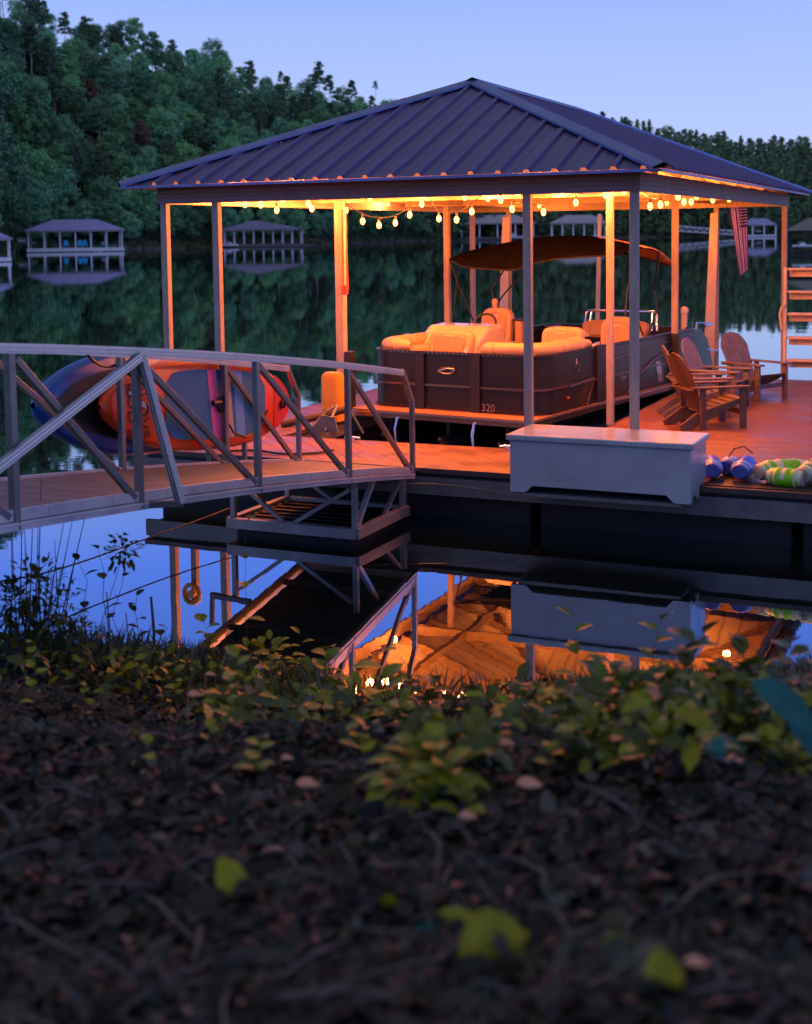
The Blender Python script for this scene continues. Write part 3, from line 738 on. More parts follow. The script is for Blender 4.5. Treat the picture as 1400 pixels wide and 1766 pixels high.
def cp(u,v): return Vector(G[int(round(v*(NV-1)))][int(round(u*(NU-1)))])
m=MB()
for v in (0,.33,.67,1.0):
    m.tube([cp(k/14,v)-Vector((0,0,.018)) for k in range(15)],.012,6)
bsub(m,'bow_tube',black_m,cano)
mid=(-HWD+.12,3.2,1.02); midr=(HWD-.1,4.3,1.0)
def w2(px,py,Y): return Vector(loc(ony(px,py,Y)))
for pts_,rr_ in (([cp(0,0),w2(788,488,5.9),w2(818,560,6.2)],.014),([w2(787,490,5.9),w2(778,560,6.0)],.012),([cp(.2,.5),w2(846,500,6.8),w2(854,532,6.8)],.014),([cp(.5,0),w2(862,515,6.6),w2(852,538,6.8)],.014),
    ([cp(1,.15),w2(1082,488,7.0),w2(1078,530,6.9),w2(1072,600,6.8)],.016),([cp(1,.7),w2(1127,500,8.4),w2(1132,530,8.3),w2(1117,582,8.0)],.016),([w2(1096,545,7.6),w2(1110,585,7.9)],.014)):
    m=MB(); m.tube(pts_,rr_,7); bp_(m,'canopy_pole',black_m,smooth=True)

# ------------------------------------------------------------------ adirondack chairs
def adirondack(name,label,loc_,rz,mm=chair_m,group='slatted deck chairs'):
    """front towards local +x"""
    t=thing(name,label,'deck chair',loc_,rz,group)
    P=lambda mb,n,m_=mm,**k: _b(mb,n,m_,t,bevel=.006)
    for s in (-1,1):
        P(MB().box(.30,.39,s*.31-.02,s*.31+.02,0,.54),'leg')
        m=MB(); m.prism([(-.52,0),(-.38,0),(.33,.34),(.33,.22+.0),(.36,.38),(.30,.40),(-.30,.24),(-.56,.05)][0:3]+[(.34,.38),(.28,.39),(-.30,.22),(-.55,.06)],lambda a,b,tt:(a,tt,b),s*.265-.018,s*.265+.018); P(m,'side_rail')
        m=MB(); m.box(-.27,-.19,s*.31-.02,s*.31+.02,0,.54); P(m,'leg')
        m=MB(); m.prism([(-.38,s*.30-.05),(.34,s*.30-.07),(.43,s*.30-.06),(.45,s*.30),(.43,s*.30+.06),(.34,s*.30+.07),(-.38,s*.30+.05)],lambda a,b,tt:(a,b,tt),.542,.567); P(m,'armrest')
    m=MB()
    for k in range(6):
        x=.34-k*.10; z=.385-k*.032-(0 if k<5 else 0); m.beam((x,-.285,z),(x,.285,z),.088,.018,upv=(-.28,0,1))
    P(m,'seat')
    m=MB(); ns=5
    d=Vector((-.40,0,.92)).normalized(); nn=d.cross(Vector((0,1,0))).normalized()*.009
    arch=lambda y:.86-1.75*y*y-9*max(0,abs(y)-.17)**2
    for k in range(ns):
        yc=(k-(ns-1)/2)*.112; fan=1.10
        yy_=[yc-.052,yc-.018,yc+.018,yc+.052]
        ring_=[]
        for o in (-1,1):
            base=[Vector((-.17,yy_[0]*.84,.22))+nn*o,Vector((-.17,yy_[3]*.84,.22))+nn*o]
            top=[Vector((-.17,q*fan,.22))+d*arch(q)+nn*o for q in reversed(yy_)]
            ring_+=base+top
        m.add(ring_,[(5,4,3,2,1,0),(6,7,8,9,10,11)]+[(i,(i+1)%6,6+(i+1)%6,6+i) for i in range(6)])
    P(m,'backrest')
    m=MB(); m.prism([(-.42,-.30),(-.42,.30),(-.36,.33),(-.30,.30),(-.34,.0),(-.30,-.30),(-.36,-.33)],lambda a,b,tt:(a-.0,b,tt),.515,.54); P(m,'back_brace')
    m=MB(); m.box(.31,.335,-.29,.29,.18,.25); P(m,'stretcher')
    return t
def chair_at(mid,heading,*a,**k):
    return adirondack('adirondack_chair',a[0],(mid[0],mid[1],0.0015),heading,**k)
chair_at((-.07,3.95),R(37),'brown slatted deck chair nearest the white storage chest, seen from behind')
chair_at((-.42,4.95),R(22),'slatted deck chair mostly hidden behind the nearest brown one, beside the boat stern',mm=chair2_m)
chair_at((-.36,6.0),R(-8),'slatted deck chair in the middle, its back beside the leaning rear post',mm=chair2_m)
chair_at((-.02,7.2),R(-32),'slatted deck chair farthest back, fanned back turned to the camera before bright water',mm=chair2_m)

# ------------------------------------------------------------------ floats on the dock
def lump(path,r,mb,n=14,mi=0,capmi=1,flat=.85,stripe=None):
    P=[Vector(p) for p in path]; L=len(P); vs=[]
    # resample
    Q=[]
    for i in range(L-1):
        for k in range(8): Q.append(P[i].lerp(P[i+1],k/8))
    Q.append(P[-1])
    for _ in range(5): Q=[Q[0]]+[(Q[i-1]+Q[i]*2+Q[i+1])/4 for i in range(1,len(Q)-1)]+[Q[-1]]
    nq=len(Q); o=len(mb.v)
    rs=[r*(min(1,.72+1.4*min(i,nq-1-i)/nq))*(1+.05*math.sin(i*1.7)) for i in range(nq)]
    up_=Vector((0,0,1))
    for i,p in enumerate(Q):
        d=(Q[min(i+1,nq-1)]-Q[max(i-1,0)]).normalized(); s_=d.cross(up_).normalized(); u=s_.cross(d).normalized()
        for k in range(n):
            a=2*math.pi*k/n; mb.v.append(tuple(p+(s_*math.cos(a)+u*math.sin(a)*flat)*rs[i]))
    for i in range(nq-1):
        for k in range(n):
            k2=(k+1)%n; mb.f.append((o+i*n+k,o+i*n+k2,o+(i+1)*n+k2,o+(i+1)*n+k))
            e_=min(i,nq-2-i); st=(1<=e_<2 or e_==3)
            if stripe and (i//2)%stripe==0 and k<n*.45: st=True
            mb.mi.append(2 if e_<1 else capmi if st else mi)
    mb.f.append(tuple(o+k for k in range(n-1,-1,-1))); mb.mi.append(2); mb.f.append(tuple(o+(nq-1)*n+k for k in range(n))); mb.mi.append(2)
fg='rolled inflatable floats on the dock edge'
fend=mat('float_end',(.10,.13,.42),.4); lend=mat('lime_float_end',(.45,.42,.30),.4)
def floaty(label,loc_,paths,r,mats,stripe=None):
    mats=mats+[lend if stripe else fend]
    t=thing('inflatable_float',label,'pool float',loc_,0,fg)
    for i,pth in enumerate(paths):
        m=MB(); lump([(loc_[0]+x,loc_[1]+y,z) for x,y,z in pth],r,m,stripe=stripe); build_in(m,'air_tube',mats,t,smooth=True)
    return t
floaty('blue inflatable float with white bands, next to the storage chest',(.78,.12,.0),[[(-.02,-.12,.115),(-.06,.1,.12),(-.16,.38,.12)]],.115,[blue_m,bluew_m])
floaty('blue and white folded inflatable float between another blue one and the lime float',(1.02,.2,.0),[[(.02,-.18,.115),(.04,.05,.13),(.0,.42,.12)],[(-.18,.12,.1),(-.13,.4,.1)]],.115,[blue_m,bluew_m])
floaty('lime green inflatable float with pale stripes and two crossed ends',(1.42,.2,.0),[[(-.20,-.14,.115),(-.02,.02,.14),(.3,.3,.12)],[(-.08,-.16,.09),(.12,-.2,.09),(.28,-.22,.09)]],.12,[lime_m,limew_m],stripe=3)
floaty('lime green inflatable float lying diagonally towards the right edge',(1.86,.3,.0),[[(-.18,-.3,.12),(-.05,.0,.17),(.16,.45,.2)],[(.1,-.2,.1),(.35,.15,.12)]],.125,[mat('lime2_vinyl',(.12,.42,.06),.32,var=.2,vscale=6),limew_m],stripe=3)
floaty('blue inflatable float at the right edge beyond the lime floats',(2.2,.12,.0),[[(-.08,-.2,.11),(.0,.1,.12),(.1,.35,.12)]],.12,[mat('cyan_vinyl',(.02,.16,.50),.3),bluew_m])
m=MB(); m.box(.74,3.5,-.24,.05,.001,.012); mt=m.build('dock_mat',black_m); tag(mt,'thin black mat under the inflatable floats','mat')
m=MB(); m.tube([(.86,.42,.2),(.9,.5,.28),(1.0,.55,.3),(1.1,.5,.24)],.008,6); tag(m.build('carry_strap',black_m),'thin black strap looped over the blue floats','strap')

# ------------------------------------------------------------------ yellow pedestal + mooring arm + ropes
t=thing('dock_bumper','tall rounded yellow post bumper standing on the left dock finger','bumper',(-5.12,2.7,0))
m=MB(); m.prism(outline(.14,-.12,.12,.08,.08,4),lambda a,b,z:(a-5.12,b+2.72,z),.0,.16); m.prism(outline(.155,-.13,.13,.09,.09,4),lambda a,b,z:(a-5.12,b+2.72,z),.17,.60)
for k,(s1,z1) in enumerate(((.98,.63),(.9,.665),(.74,.69))):
    m.prism(outline(.155*s1,-.13*s1,.13*s1,.085*s1,.085*s1,4),lambda a,b,z:(a-5.12,b+2.72,z),.60 if k==0 else (.63,.665)[k-1],z1)
build_in(m,'bumper_body',yell_m,t,smooth=True)
t=thing('mooring_bracket','black hinged mooring arm on a plate between dock finger and boat bow','mooring bracket',(-4.9,1.6,0))
m=MB(); m.tube([(-5.5,1.9,.04),(-5.1,2.3,.12),(-4.75,2.55,.22)],.05,10); build_in(m,'arm',mat('worn_rubber',(.03,.02,.018),.7),t,smooth=True)
m=MB(); m.tube([(-5.05,1.9,.01),(-4.9,2.1,.22),(-4.78,2.2,.3)],.02,8); m.tube([(-4.72,1.7,.01),(-4.78,2.2,.3)],.02,8); m.tube([(-4.5,2.4,-.1),(-4.6,2.2,.25)],.02,8); build_in(m,'strut',steel_m,t)
m=MB(); m.prism([(-4.95,.0),(-4.55,.0),(-4.6,.2),(-4.8,.22)],lambda a,b,tt:(a,tt,b),1.75,1.78); build_in(m,'hinge_plate',steel_m,t)
def rope(name,label,pts,r,m_=rope_m,cat='rope'):
    m=MB(); P=[Vector(p) for p in pts]; Q=[]
    for i in range(len(P)-1):
        a=P[max(0,i-1)];b=P[i];c=P[i+1];d=P[min(len(P)-1,i+2)]
        for k in range(8):
            u=k/8; Q.append(.5*((2*b)+(c-a)*u+(2*a-5*b+4*c-d)*u*u+(-a+3*b-3*c+d)*u**3))
    Q.append(P[-1]); m.tube(Q,r,6); return tag(m.build(name,m_,smooth=True),label,cat)
rope('hose','dark hose lying on the red deck beside the gangway end',[(-5.1,-.2,.02),(-4.75,-.05,.025),(-4.3,-.12,.02),(-3.95,.1,.02),(-3.86,.3,.03)],.016,black_m,'hose')
rope('cable','thin dark cable running from the float out to the left bank',[(-4.1,-1.6,-.32),(-4.2,-2.9,-.36),(-4.25,-4.68,-.34),(-4.4,-6.3,-.1)],.008,black_m,'cable')
rope('chain','silver chain slung from gangway end along the dock front',[(-2.98,-.75,-.12),(-2.6,-.6,-.14),(-2.2,-.42,-.15),(-1.6,-.36,-.19),(-1.3,-.36,-.22)],.006,alud_m,'chain')
# piles
def pile(label,p0,p1,r=.045):
    t=thing('mooring_pile',label,'pile',p0,0)
    m=MB(); m.tube([p0,p1],r,12); build_in(m,'shaft',mat('pale_pvc',(.62,.52,.42),.45),t,smooth=True)
    m=MB(); m.lathe([(r*1.25,-.03),(r*1.3,.03),(r*.9,.07),(0,.09)],p1,12); build_in(m,'cap',mat('pale_pvc',(.6,.5,.4)),t,smooth=True)
pile('short pale mooring pile standing between the posts behind the deck chairs',(-1.62,9.15,-1.2),(-1.52,9.0,1.24),.055)
pile('tall thin pale pile rising above the boat canopy',(-4.0,12.0,-1.2),(-3.9,12.0,2.92),.045)

# ------------------------------------------------------------------ steps at the back right
t=thing('deck_steps','timber steps with open treads lit orange at the right rear of the dock','steps',(.3,10.1,0))
zt=[.35,.75,1.17,1.56,1.96]
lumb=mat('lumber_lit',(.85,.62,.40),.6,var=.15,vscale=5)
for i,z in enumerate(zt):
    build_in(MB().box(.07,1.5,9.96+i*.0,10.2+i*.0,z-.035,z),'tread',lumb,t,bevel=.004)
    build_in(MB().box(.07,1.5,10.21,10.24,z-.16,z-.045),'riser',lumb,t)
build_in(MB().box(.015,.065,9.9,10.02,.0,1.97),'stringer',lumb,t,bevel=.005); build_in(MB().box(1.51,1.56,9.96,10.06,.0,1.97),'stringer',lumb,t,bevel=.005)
m=MB(); m.tube([(.0,9.8,.9),(-.03,9.8,1.15),(.0,9.8,1.28),(.06,9.9,1.34)],.018,8); build_in(m,'handrail',lumb,t)

# ------------------------------------------------------------------ flag
t=thing('flag','american flag hanging limp from the rear eave beyond the dock','flag',(-1.08,11.0,3.2))
NI,NJ=14,30; Wf=.44; 
def fl(i,j):
    u=i/(13.0); v=j/NJ
    x=-1.15+u*.34*(1-.52*v)+.21*v; z=3.16-v*1.38+u*.13*v
    y=11+.05*math.sin(u*16+v*2)*(.5+.5*v)
    return (x,y,z)
mr_,mw_,mb_=MB(),MB(),MB()
for i in range(13):
    for j in range(NJ):
        q=[fl(i,j),fl(i+1,j),fl(i+1,j+1),fl(i,j+1)]
        canton = i>=7 and j< NJ*.36
        tgt = mb_ if canton else (mr_ if i%2==0 else mw_)
        tgt.add(q,[(0,1,2,3)])
m=MB()
for src,mi in ((mr_,0),(mw_,1),(mb_,2)):
    for f_ in src.f: m.add([src.v[k] for k in f_],[(0,1,2,3)],mi)
for a in range(6):
    for b in range(8):
        u=(7.4+a*.95+(.4 if b%2 else 0))/13; v=(b+.6)*.36/8.5
        x,y,z=fl(u*13,v*NJ); 
        st=[(x+(.016 if k%2==0 else .007)*math.cos(R(90+36*k)),y-.012,z+(.016 if k%2==0 else .007)*math.sin(R(90+36*k))) for k in range(10)]
        m.add(st,[tuple(range(10))],1)
cl=build_in(m,'cloth',[flag_r,flag_w,flag_b],t)
m=MB(); m.tube([(-1.3,10.9,3.2),(-.65,11.0,3.24)],.012,8); build_in(m,'flag_pole',chrome_m,t)

# ------------------------------------------------------------------ gangway
gw=thing('gangway','arched aluminium truss gangway with handrails leading from the bank to the dock','gangway',(-3.1,-4,0))
T=gw; AX,AY=-2.40,-.62; DX=.033
def gp(s,off=0,h=0):
    z=-.065+.158*s-.0046*s*s
    return Vector((AX+DX*s-off,AY-s,z+h))
GWD=1.42; SE=10.5
ss=[k*.35 for k in range(int(SE/.35)+1)]
m=MB()
G=[[gp(s,.06,.115),gp(s,GWD-.06,.115)] for s in ss]; m.grid(G); m2=[[gp(s,.06,.085),gp(s,GWD-.06,.085)] for s in ss]; m.grid(m2)
build_in(m,'gangway_deck',grate_m,T)
m=MB(); m.beam(gp(0,.0,.06)+Vector((0,.02,0)),gp(0,GWD,.06)+Vector((0,.02,0)),.04,.10); m.add([gp(0,.05,.117),gp(0,GWD-.05,.117),gp(0,GWD-.05,0)+Vector((0,.45,-.02)),gp(0,.05,0)+Vector((0,.45,-.02))],[(0,1,2,3)])
build_in(m,'hinge_flap',alu_m,T)
posts_s=[1.63,3.46,5.24,6.62,8.3,10.0]
for off in (0,GWD):
    for (dz_,w_,h_,nm) in ((.028,.05,.055,'bottom_chord'),(.10,.035,.07,'deck_beam')):
        m=MB()
        for a,b in zip(ss[:-1],ss[1:]): m.beam(gp(a-.005,off,dz_),gp(b+.005,off,dz_),w_,h_)
        c=build_in(m,nm,alu_m,T)
    if off==0:
        m=MB()
        for a,b in zip(ss[:-1],ss[1:]): m.beam(gp(a,-.028,.042),gp(b,-.028,.042),.008,.012)
        sub(m,'chord_lip',alu_m,c,T)
    # handrail
    m=MB(); rs=[s for s in ss if s>.3]; rs=[.26]+rs
    for a,b in zip(rs[:-1],rs[1:]): m.beam(gp(a-.004,off,1.165),gp(b+.004,off,1.165),.055,.065)
    hr=build_in(m,'handrail',alu_m,T)
    m=MB()
    for a,b in zip(rs[:-1],rs[1:]): m.beam(gp(a,off-.032,1.18),gp(b,off-.032,1.18),.01,.01); m.beam(gp(a,off-.032,1.155),gp(b,off-.032,1.155),.01,.01)
    sub(m,'rail_groove',alu_m,hr,T)
    m=MB(); m.beam(gp(.26,off,1.19),gp(.0,off,.86),.05,.05,(0,1,0)); m.beam(gp(0,off,.88),gp(0,off,0),.05,.05,(0,1,0)); build_in(m,'end_post',alud_m,T,bevel=.004)
    tops=[0]+posts_s
    for k,s in enumerate(posts_s):
        m=MB(); m.beam(gp(s,off,1.14),gp(s,off,.0),.05,.06,(0,1,0)); build_in(m,'post',alud_m,T,bevel=.004)
        m=MB(); m.beam(gp(s-.05,off,1.10),gp(tops[k]+.06,off,.09),.04,.05,(0,1,0)); build_in(m,'diagonal_brace',alud_m,T,bevel=.004)
def gadd(nm,a,b,w=.055,h=.06,m_=alu_m): 
    mb=MB(); mb.beam(a,b,w,h,(0,1,0)); return build_in(mb,nm,m_,T,bevel=.004)
def onz(px,py,Z):
    v=fo+ri*((px-700)/F)+dn*((py-PPY)/F); k=(Z-CZ)/v.z; return Vector((CX+v.x*k,CY+v.y*k,Z))
def groove(part,a,b,w=.055,h=.06):
    d=(Vector(b)-Vector(a)).normalized(); sd=d.cross(Vector((0,1,0))).normalized(); u=sd.cross(d).normalized()
    for q in (-.013,.013):
        o1=u*0+sd*(w/2+.0015); o2=u*q
        mb=MB(); mb.beam(Vector(a)+o1+o2,Vector(b)+o1+o2,.003,.007,(0,1,0)); sub(mb,'groove',alud_m,part,T)
        o1=-u*(h/2+.0015); o2=sd*q
        mb=MB(); mb.beam(Vector(a)+o1+o2,Vector(b)+o1+o2,.007,.003,(0,1,0)); sub(mb,'groove',alud_m,part,T)
groove(gadd('outrigger_brace',gp(5.24,-.04,1.13),gp(7.75,-.06,.02)),gp(5.24,-.04,1.13),gp(7.75,-.06,.02))
ob=gp(5.3,-.62,-.03)
ob=onz(312,868,.66)
groove(gadd('outrigger_brace',gp(5.22,-.04,1.13),ob),gp(5.22,-.04,1.13),ob)
gadd('outrigger_beam',ob+(gp(5.3,.3,-.03)-ob)*-.03,gp(5.6,.9,-.045),.05,.05,steel_m)
for s in np.arange(.5,10,1.2): gadd('cross_member',gp(s,.03,.035),gp(s,GWD-.03,.035),.05,.05,steel_m)
rope('bungee_cord','black cord tied around the gangway far handrail above the orange board',[tuple(gp(4.0,GWD,1.22)),tuple(gp(3.9,GWD-.05,1.08)),tuple(gp(3.5,GWD+.05,1.05)),tuple(gp(3.25,GWD,1.2)),tuple(gp(3.2,GWD+.02,.96)),tuple(gp(3.3,GWD+.1,1.05))],.014,black_m,'cord')

# float carrying the gangway end
t=thing('gangway_float','low dark float raft with braced metal legs under the end of the gangway','float',(-3.2,-1.0,WZ)); T=t
fx0,fx1,fy0,fy1=-4.05,-2.52,-1.78,-.52
alw=mat('dull_aluminium',(.30,.29,.29),.5,.5,var=.2,vscale=4)
m=MB(); zt_=-.40
for a,b in (((fx0,fy0),(fx1,fy0)),((fx1,fy0),(fx1,fy1)),((fx1,fy1),(fx0,fy1)),((fx0,fy1),(fx0,fy0))): m.beam((*a,zt_-.05),(*b,zt_-.05),.08,.11)
build_in(m,'perimeter_frame',alw,T,bevel=.004)
build_in(MB().box(fx0+.05,fx1-.05,fy0+.05,fy1-.05,WZ-.2,zt_-.03),'drum',float_m,T,bevel=.04)
m=MB()
for k in range(7): m.beam((fx0+.05,fy0+.12+k*.17,zt_-.045),(fx1-.05,fy0+.12+k*.17,zt_-.045),.1,.03)
build_in(m,'plank',ddark,T)
for x in (fx0+.03,fx1-.03):
    for y in (fy0+.05,fy1-.03):
        g=gp(-(y-AY),0,0).z-.002
        m=MB(); m.beam((x,y,zt_),(x,y,g),.055,.055,(0,1,0)); build_in(m,'leg',alw,T,bevel=.003)
m=MB(); m.beam((fx1-.03,fy0+.1,zt_+.02),(fx1-.03,fy0+.55,.10),.05,.05); build_in(m,'brace',alu_m,T)
for a_,b_ in (((fx1-.08,fy0+.05,.0),(fx1-.75,fy0+.05,zt_)),((fx0+.08,fy0+.05,.0),(fx0+.65,fy0+.05,zt_)),((fx1-.03,fy1-.1,-.1),(fx1-.03,fy1-.5,zt_)),((fx0+.1,fy1,-.1),(fx0+.6,fy1,zt_))):
    build_in(MB().beam(a_,b_,.04,.04),'brace',alw,T)
# ------------------------------------------------------------------ paddle boards and rack
def board(name,label,cx_,cy_,cz_,L,Hh,th,lean,yaw_,pit_,mats,noseL=1.6,noseR=1.3):
    t=thing(name,label,'paddle board',(cx_,cy_,cz_),yaw_)
    t.rotation_euler=(lean,pit_,yaw_)
    n=44; prof=[]
    def hw(u): # half width at u in -1..1
        a=abs(u); k=noseL if u<0 else noseR
        return Hh/2*max(0,1-a**(2.2 if u<0 else 3.2))**.62
    rows=[]
    for i in range(n+1):
        u=-1+2*i/n; u=max(-.9995,min(.9995,u)); w_=hw(u); r=th/2
        kk=min(1,w_/(r*1.0)); rr=r*kk**.5; row=[]
        for k in range(20):
            a=2*math.pi*k/20
            ca,sa=math.cos(a),math.sin(a)
            zc=math.copysign(max(0,w_-rr),sa) if abs(sa)>1e-6 else 0
            row.append((u*L/2, rr*ca*(.96), zc+rr*sa))
        rows.append(row)
    mb=MB(); mb.grid(rows,closed=True)
    me=_b(mb,'hull',mats['hull'],t,smooth=True)
    return t,me,hw,th
def strip_on(hw,L,th,x0,x1,inset,mat_,name,t,skew=0,zlo=-9,zhi=9,y=None,n=14,round_=0):
    mb=MB(); y=-(th/2*.96+.004) if y is None else y; G=[]
    for i in range(n+1):
        x=x0+(x1-x0)*i/n; hmax=hw(2*x/L)-inset
        if round_:
            e_=min((x-x0),(x1-x))/round_; 
            if e_<1: hmax*= (1-(1-max(0,e_))**2.2)**.5*.35+.65
        zt=min(hmax,zhi); zb=max(-hmax,zlo)
        G.append([(x+skew*(zb+(zt-zb)*k/8),y,zb+(zt-zb)*k/8) for k in range(9)])
    mb.grid(G); return _b(mb,name,mat_,t)
LO=3.45
t1,h1,hw1,th1=board('paddle_board','orange inflatable paddle board with teal pad and pink and blue bands, standing on edge',-3.885,-2.48,.93,LO,.93,.14,R(-2),R(90.8),R(6.2),{'hull':orange_m})
strip_on(hw1,LO,th1,-.78,1.15,.11,teal_m,'deck_pad',t1,round_=.18)
strip_on(hw1,LO,th1,.02,.19,.11,pink_m,'pink_band',t1,skew=-.20,y=-(th1/2*.96+.008))
strip_on(hw1,LO,th1,.28,.44,.11,cream_m,'cream_band',t1,skew=-.16,y=-(th1/2*.96+.008))
strip_on(hw1,LO,th1,.50,.68,.11,sky_m,'blue_band',t1,skew=-.14,y=-(th1/2*.96+.008))
strip_on(hw1,LO,th1,1.35,1.70,.01,red_m,'tail_patch',t1)
o=text_mesh('BODY',"lettering",ink_m,.185); o.location=(-1.32,-(th1/2+.006),-.02); o.rotation_euler=(R(90),R(84),0); o.parent=t1
o=text_mesh('GLOVE',"lettering",ink_m,.185); o.location=(-1.14,-(th1/2+.006),-.02); o.rotation_euler=(R(90),R(84),0); o.parent=t1
m=MB(); y=-(th1/2+.012); m.beam((-1.19,y,.34),(-1.26,y,-.32),.018,.003,(0,1,0)); m.add([(-1.22,y,.06),(-1.12,y,.03),(-1.11,y,-.03),(-1.21,y,.01)],[(0,1,2,3)]); m.beam((-1.39,y,.13),(-1.28,y,.09),.03,.003,(0,1,0))
_b(m,'paddle_graphic',whiteink_m,t1)
m=MB(); 
for zz_ in (.0,): 
    for k in range(16):
        a0=2*math.pi*k/16;a1=2*math.pi*(k+1)/16
        m.tube([(.20+.07*math.cos(a0),-th1/2-.03,.0+.07*math.sin(a0)),(.20+.07*math.cos(a1),-th1/2-.03,.07*math.sin(a1))],.018,6)
m.tube([(.04,-th1/2-.02,.01),(.18,-th1/2-.03,.02)],.03,8)
_b(m,'carry_handle',black_m,t1)
m=MB(); m.tube([(.05,-.02,.50),(.16,-.09,.44),(.21,-.12,.25),(.20,-.13,.05),(.25,-.12,-.15),(.40,-.12,-.30),(.65,-.12,-.36),(.95,-.11,-.28),(1.15,-.1,-.08)],.011,6); m.tube([(-.35,.0,.50),(-.2,-.03,.53),(-.1,-.05,.45),(-.06,-.03,.55)],.011,6)
_b(m,'leash',black_m,t1)
m=MB(); m.lathe([(.03,0),(.05,.01),(.05,.03),(.03,.035)],(0,0,0),12); m.v=[(x+1.52,-th1/2-.0-z,y-.02) for x,y,z in m.v]; _b(m,'valve',black_m,t1)
t2,h2,hw2,th2=board('paddle_board','large navy inflatable board behind the orange one, its rounded end reaching farthest left',-4.10,-3.22,1.03,3.2,1.02,.17,R(-3),R(90.5),R(6),{'hull':navy_m})
strip_on(hw2,3.2,th2,-1.38,1.2,.15,dark_m,'deck_pad',t2,round_=.3)
t=thing('board_rack','steel brackets on the far side of the gangway carrying the two paddle boards','rack',(-4.0,-2.4,.3)); T=t
for s_q in (1.15,3.1):
    c0=gp(s_q,GWD+.03,.0); m=MB(); m.beam(c0,c0+Vector((-.50,0,-.02)),.05,.05); m.beam(c0+Vector((-.48,0,0)),c0+Vector((-.50,0,.30)),.04,.04,(0,1,0)); m.beam(c0+Vector((-.03,0,0)),c0+Vector((-.03,0,.5)),.04,.04,(0,1,0)); build_in(m,'bracket',steel_m,T)
# ------------------------------------------------------------------ far shore: terrain
def itp(x,tab):
    if x<=tab[0][0]: return tab[0][1]
    for (a,b),(c,d) in zip(tab[:-1],tab[1:]):
        if x<=c: return b+(d-b)*(x-a)/(c-a)
    return tab[-1][1]
SH=[(-900,190),(-200,250),(0,300),(40,372),(60,385),(130,395),(210,398),(300,425),(400,465),(530,492),(620,580),(760,700),(1000,760),(1200,830),(1400,700),(1700,520),(2300,400)]
SK=[(-900,-260),(-200,-120),(0,-12),(60,22),(100,58),(200,66),(255,70),(310,93),(370,100),(430,128),(500,134),(560,136),(610,158),(700,176),(850,186),(1000,198),(1080,214),(1130,226),(1240,240),(1320,246),(1400,250),(1700,230),(2300,200)]
TH=[(-900,15),(300,15),(600,15),(1000,16),(2300,16)]
DEP=[(-900,110),(0,120),(250,150),(430,170),(620,200),(1000,240),(2300,240)]
def crest(px):
    D=itp(px,SH)+itp(px,DEP); return D, height(px,itp(px,SK),D)-itp(px,TH)*.86
def ground(px,k):
    """k: 0 shore .. 1 crest"""
    D0=itp(px,SH); D1,Z1=crest(px); D=D0+(D1-D0)*k
    z=WZ+.3+(Z1-WZ)*(k**.85)
    return D,z
rowsN=16; pxs=list(range(-900,2301,25)); G=[]
rr=random.Random(3)
for k in range(-1,rowsN+6):
    row=[]
    for px in pxs:
        if k<0: D=itp(px,SH)-4; z=WZ-1.5
        else:
            kk=k/rowsN
            if kk<=1: D,z=ground(px,kk)
            else: D,z1=crest(px); D+= (kk-1)*900; z=z1-(kk-1)*60
            if k==0: z=WZ+.25
            else: z+=rr.uniform(-1.6,1.6)
        x,y=place(px,D); row.append((x,y,z))
    G.append(row)
m=MB(); m.grid(G); tag(m.build('wooded_hills',hill_m,smooth=True),kind='structure')
# rocky shoreline band
G=[]
for j in range(4):
    row=[]
    for px in range(-900,2301,6):
        D=itp(px,SH); x,y=place(px,D-3.2+j*1.6+rr.uniform(-.8,.8)); row.append((x,y,WZ-.4+[0,1.0,1.9,2.6][j]*rr.uniform(.5,1.25)))
    G.append(row)
m=MB(); m.grid(G); tag(m.build('rocky_shore',rock_m),kind='structure')

# ------------------------------------------------------------------ trees
def clump_cloud(centers, rad, per, size, flat=.75):
    C=[];U=[];V=[]
    for c,r_ in zip(centers,rad):
        n=per; d=rvec(n); rr_=r_*(rng.random(n)**.45)
        p=np.array(c)+d*rr_[:,None]*np.array([1,1,flat])
        nn=d+rvec(n)*.7+np.array([0,0,.45]); nn/=np.linalg.norm(nn,axis=1)[:,None]
        u=np.cross(nn,rvec(n)); u/=np.linalg.norm(u,axis=1)[:,None]; v=np.cross(nn,u)
        s=size*(.6+.8*rng.random(n))
        C.append(p);U.append(u*s[:,None]);V.append(v*s[:,None]*.62)
    return np.concatenate(C),np.concatenate(U),np.concatenate(V)
def broad_tree(hh,w,nc,per,size):
    cs=[];rs=[]
    for _ in range(nc):
        z=rng.random()**.8; prof=math.sin(math.pi*(.12+.83*z))**.7
        a=rng.random()*6.283; q=(rng.random()**.5)
        cs.append((math.cos(a)*q*w*prof,math.sin(a)*q*w*prof,hh*(.22+.74*z))); rs.append(w*(.20+.26*rng.random()))
    return clump_cloud(cs,rs,per,size)
def pine_crown(hh,w,nc,per,size):
    cs=[];rs=[]
    for _ in range(nc):
        z=rng.random(); a=rng.random()*6.283; q=.25+.75*rng.random()
        ww=w*(1-.75*z**1.6)
        cs.append((math.cos(a)*q*ww,math.sin(a)*q*ww,hh*(.52+.46*z))); rs.append(w*(.22+.22*rng.random()))
    return clump_cloud(cs,rs,per,size,flat=.5)
def trunk_mb(hh,r,top=.75,limbs=5):
    m=MB(); lean=rng.normal()*.02*hh
    m.tube([(0,0,-1.5),(lean*.3,0,hh*.3),(lean,0,hh*top)],[r,r*.75,r*.25],7)
    for k in range(limbs):
        z=hh*(.35+.4*k/limbs); a=rng.random()*6.28; L=hh*.16
        m.tube([(lean*.5,0,z),(math.cos(a)*L*.6,math.sin(a)*L*.6,z+L*.3),(math.cos(a)*L,math.sin(a)*L,z+L*.7)],[r*.4,r*.25,r*.08],5)
    return m
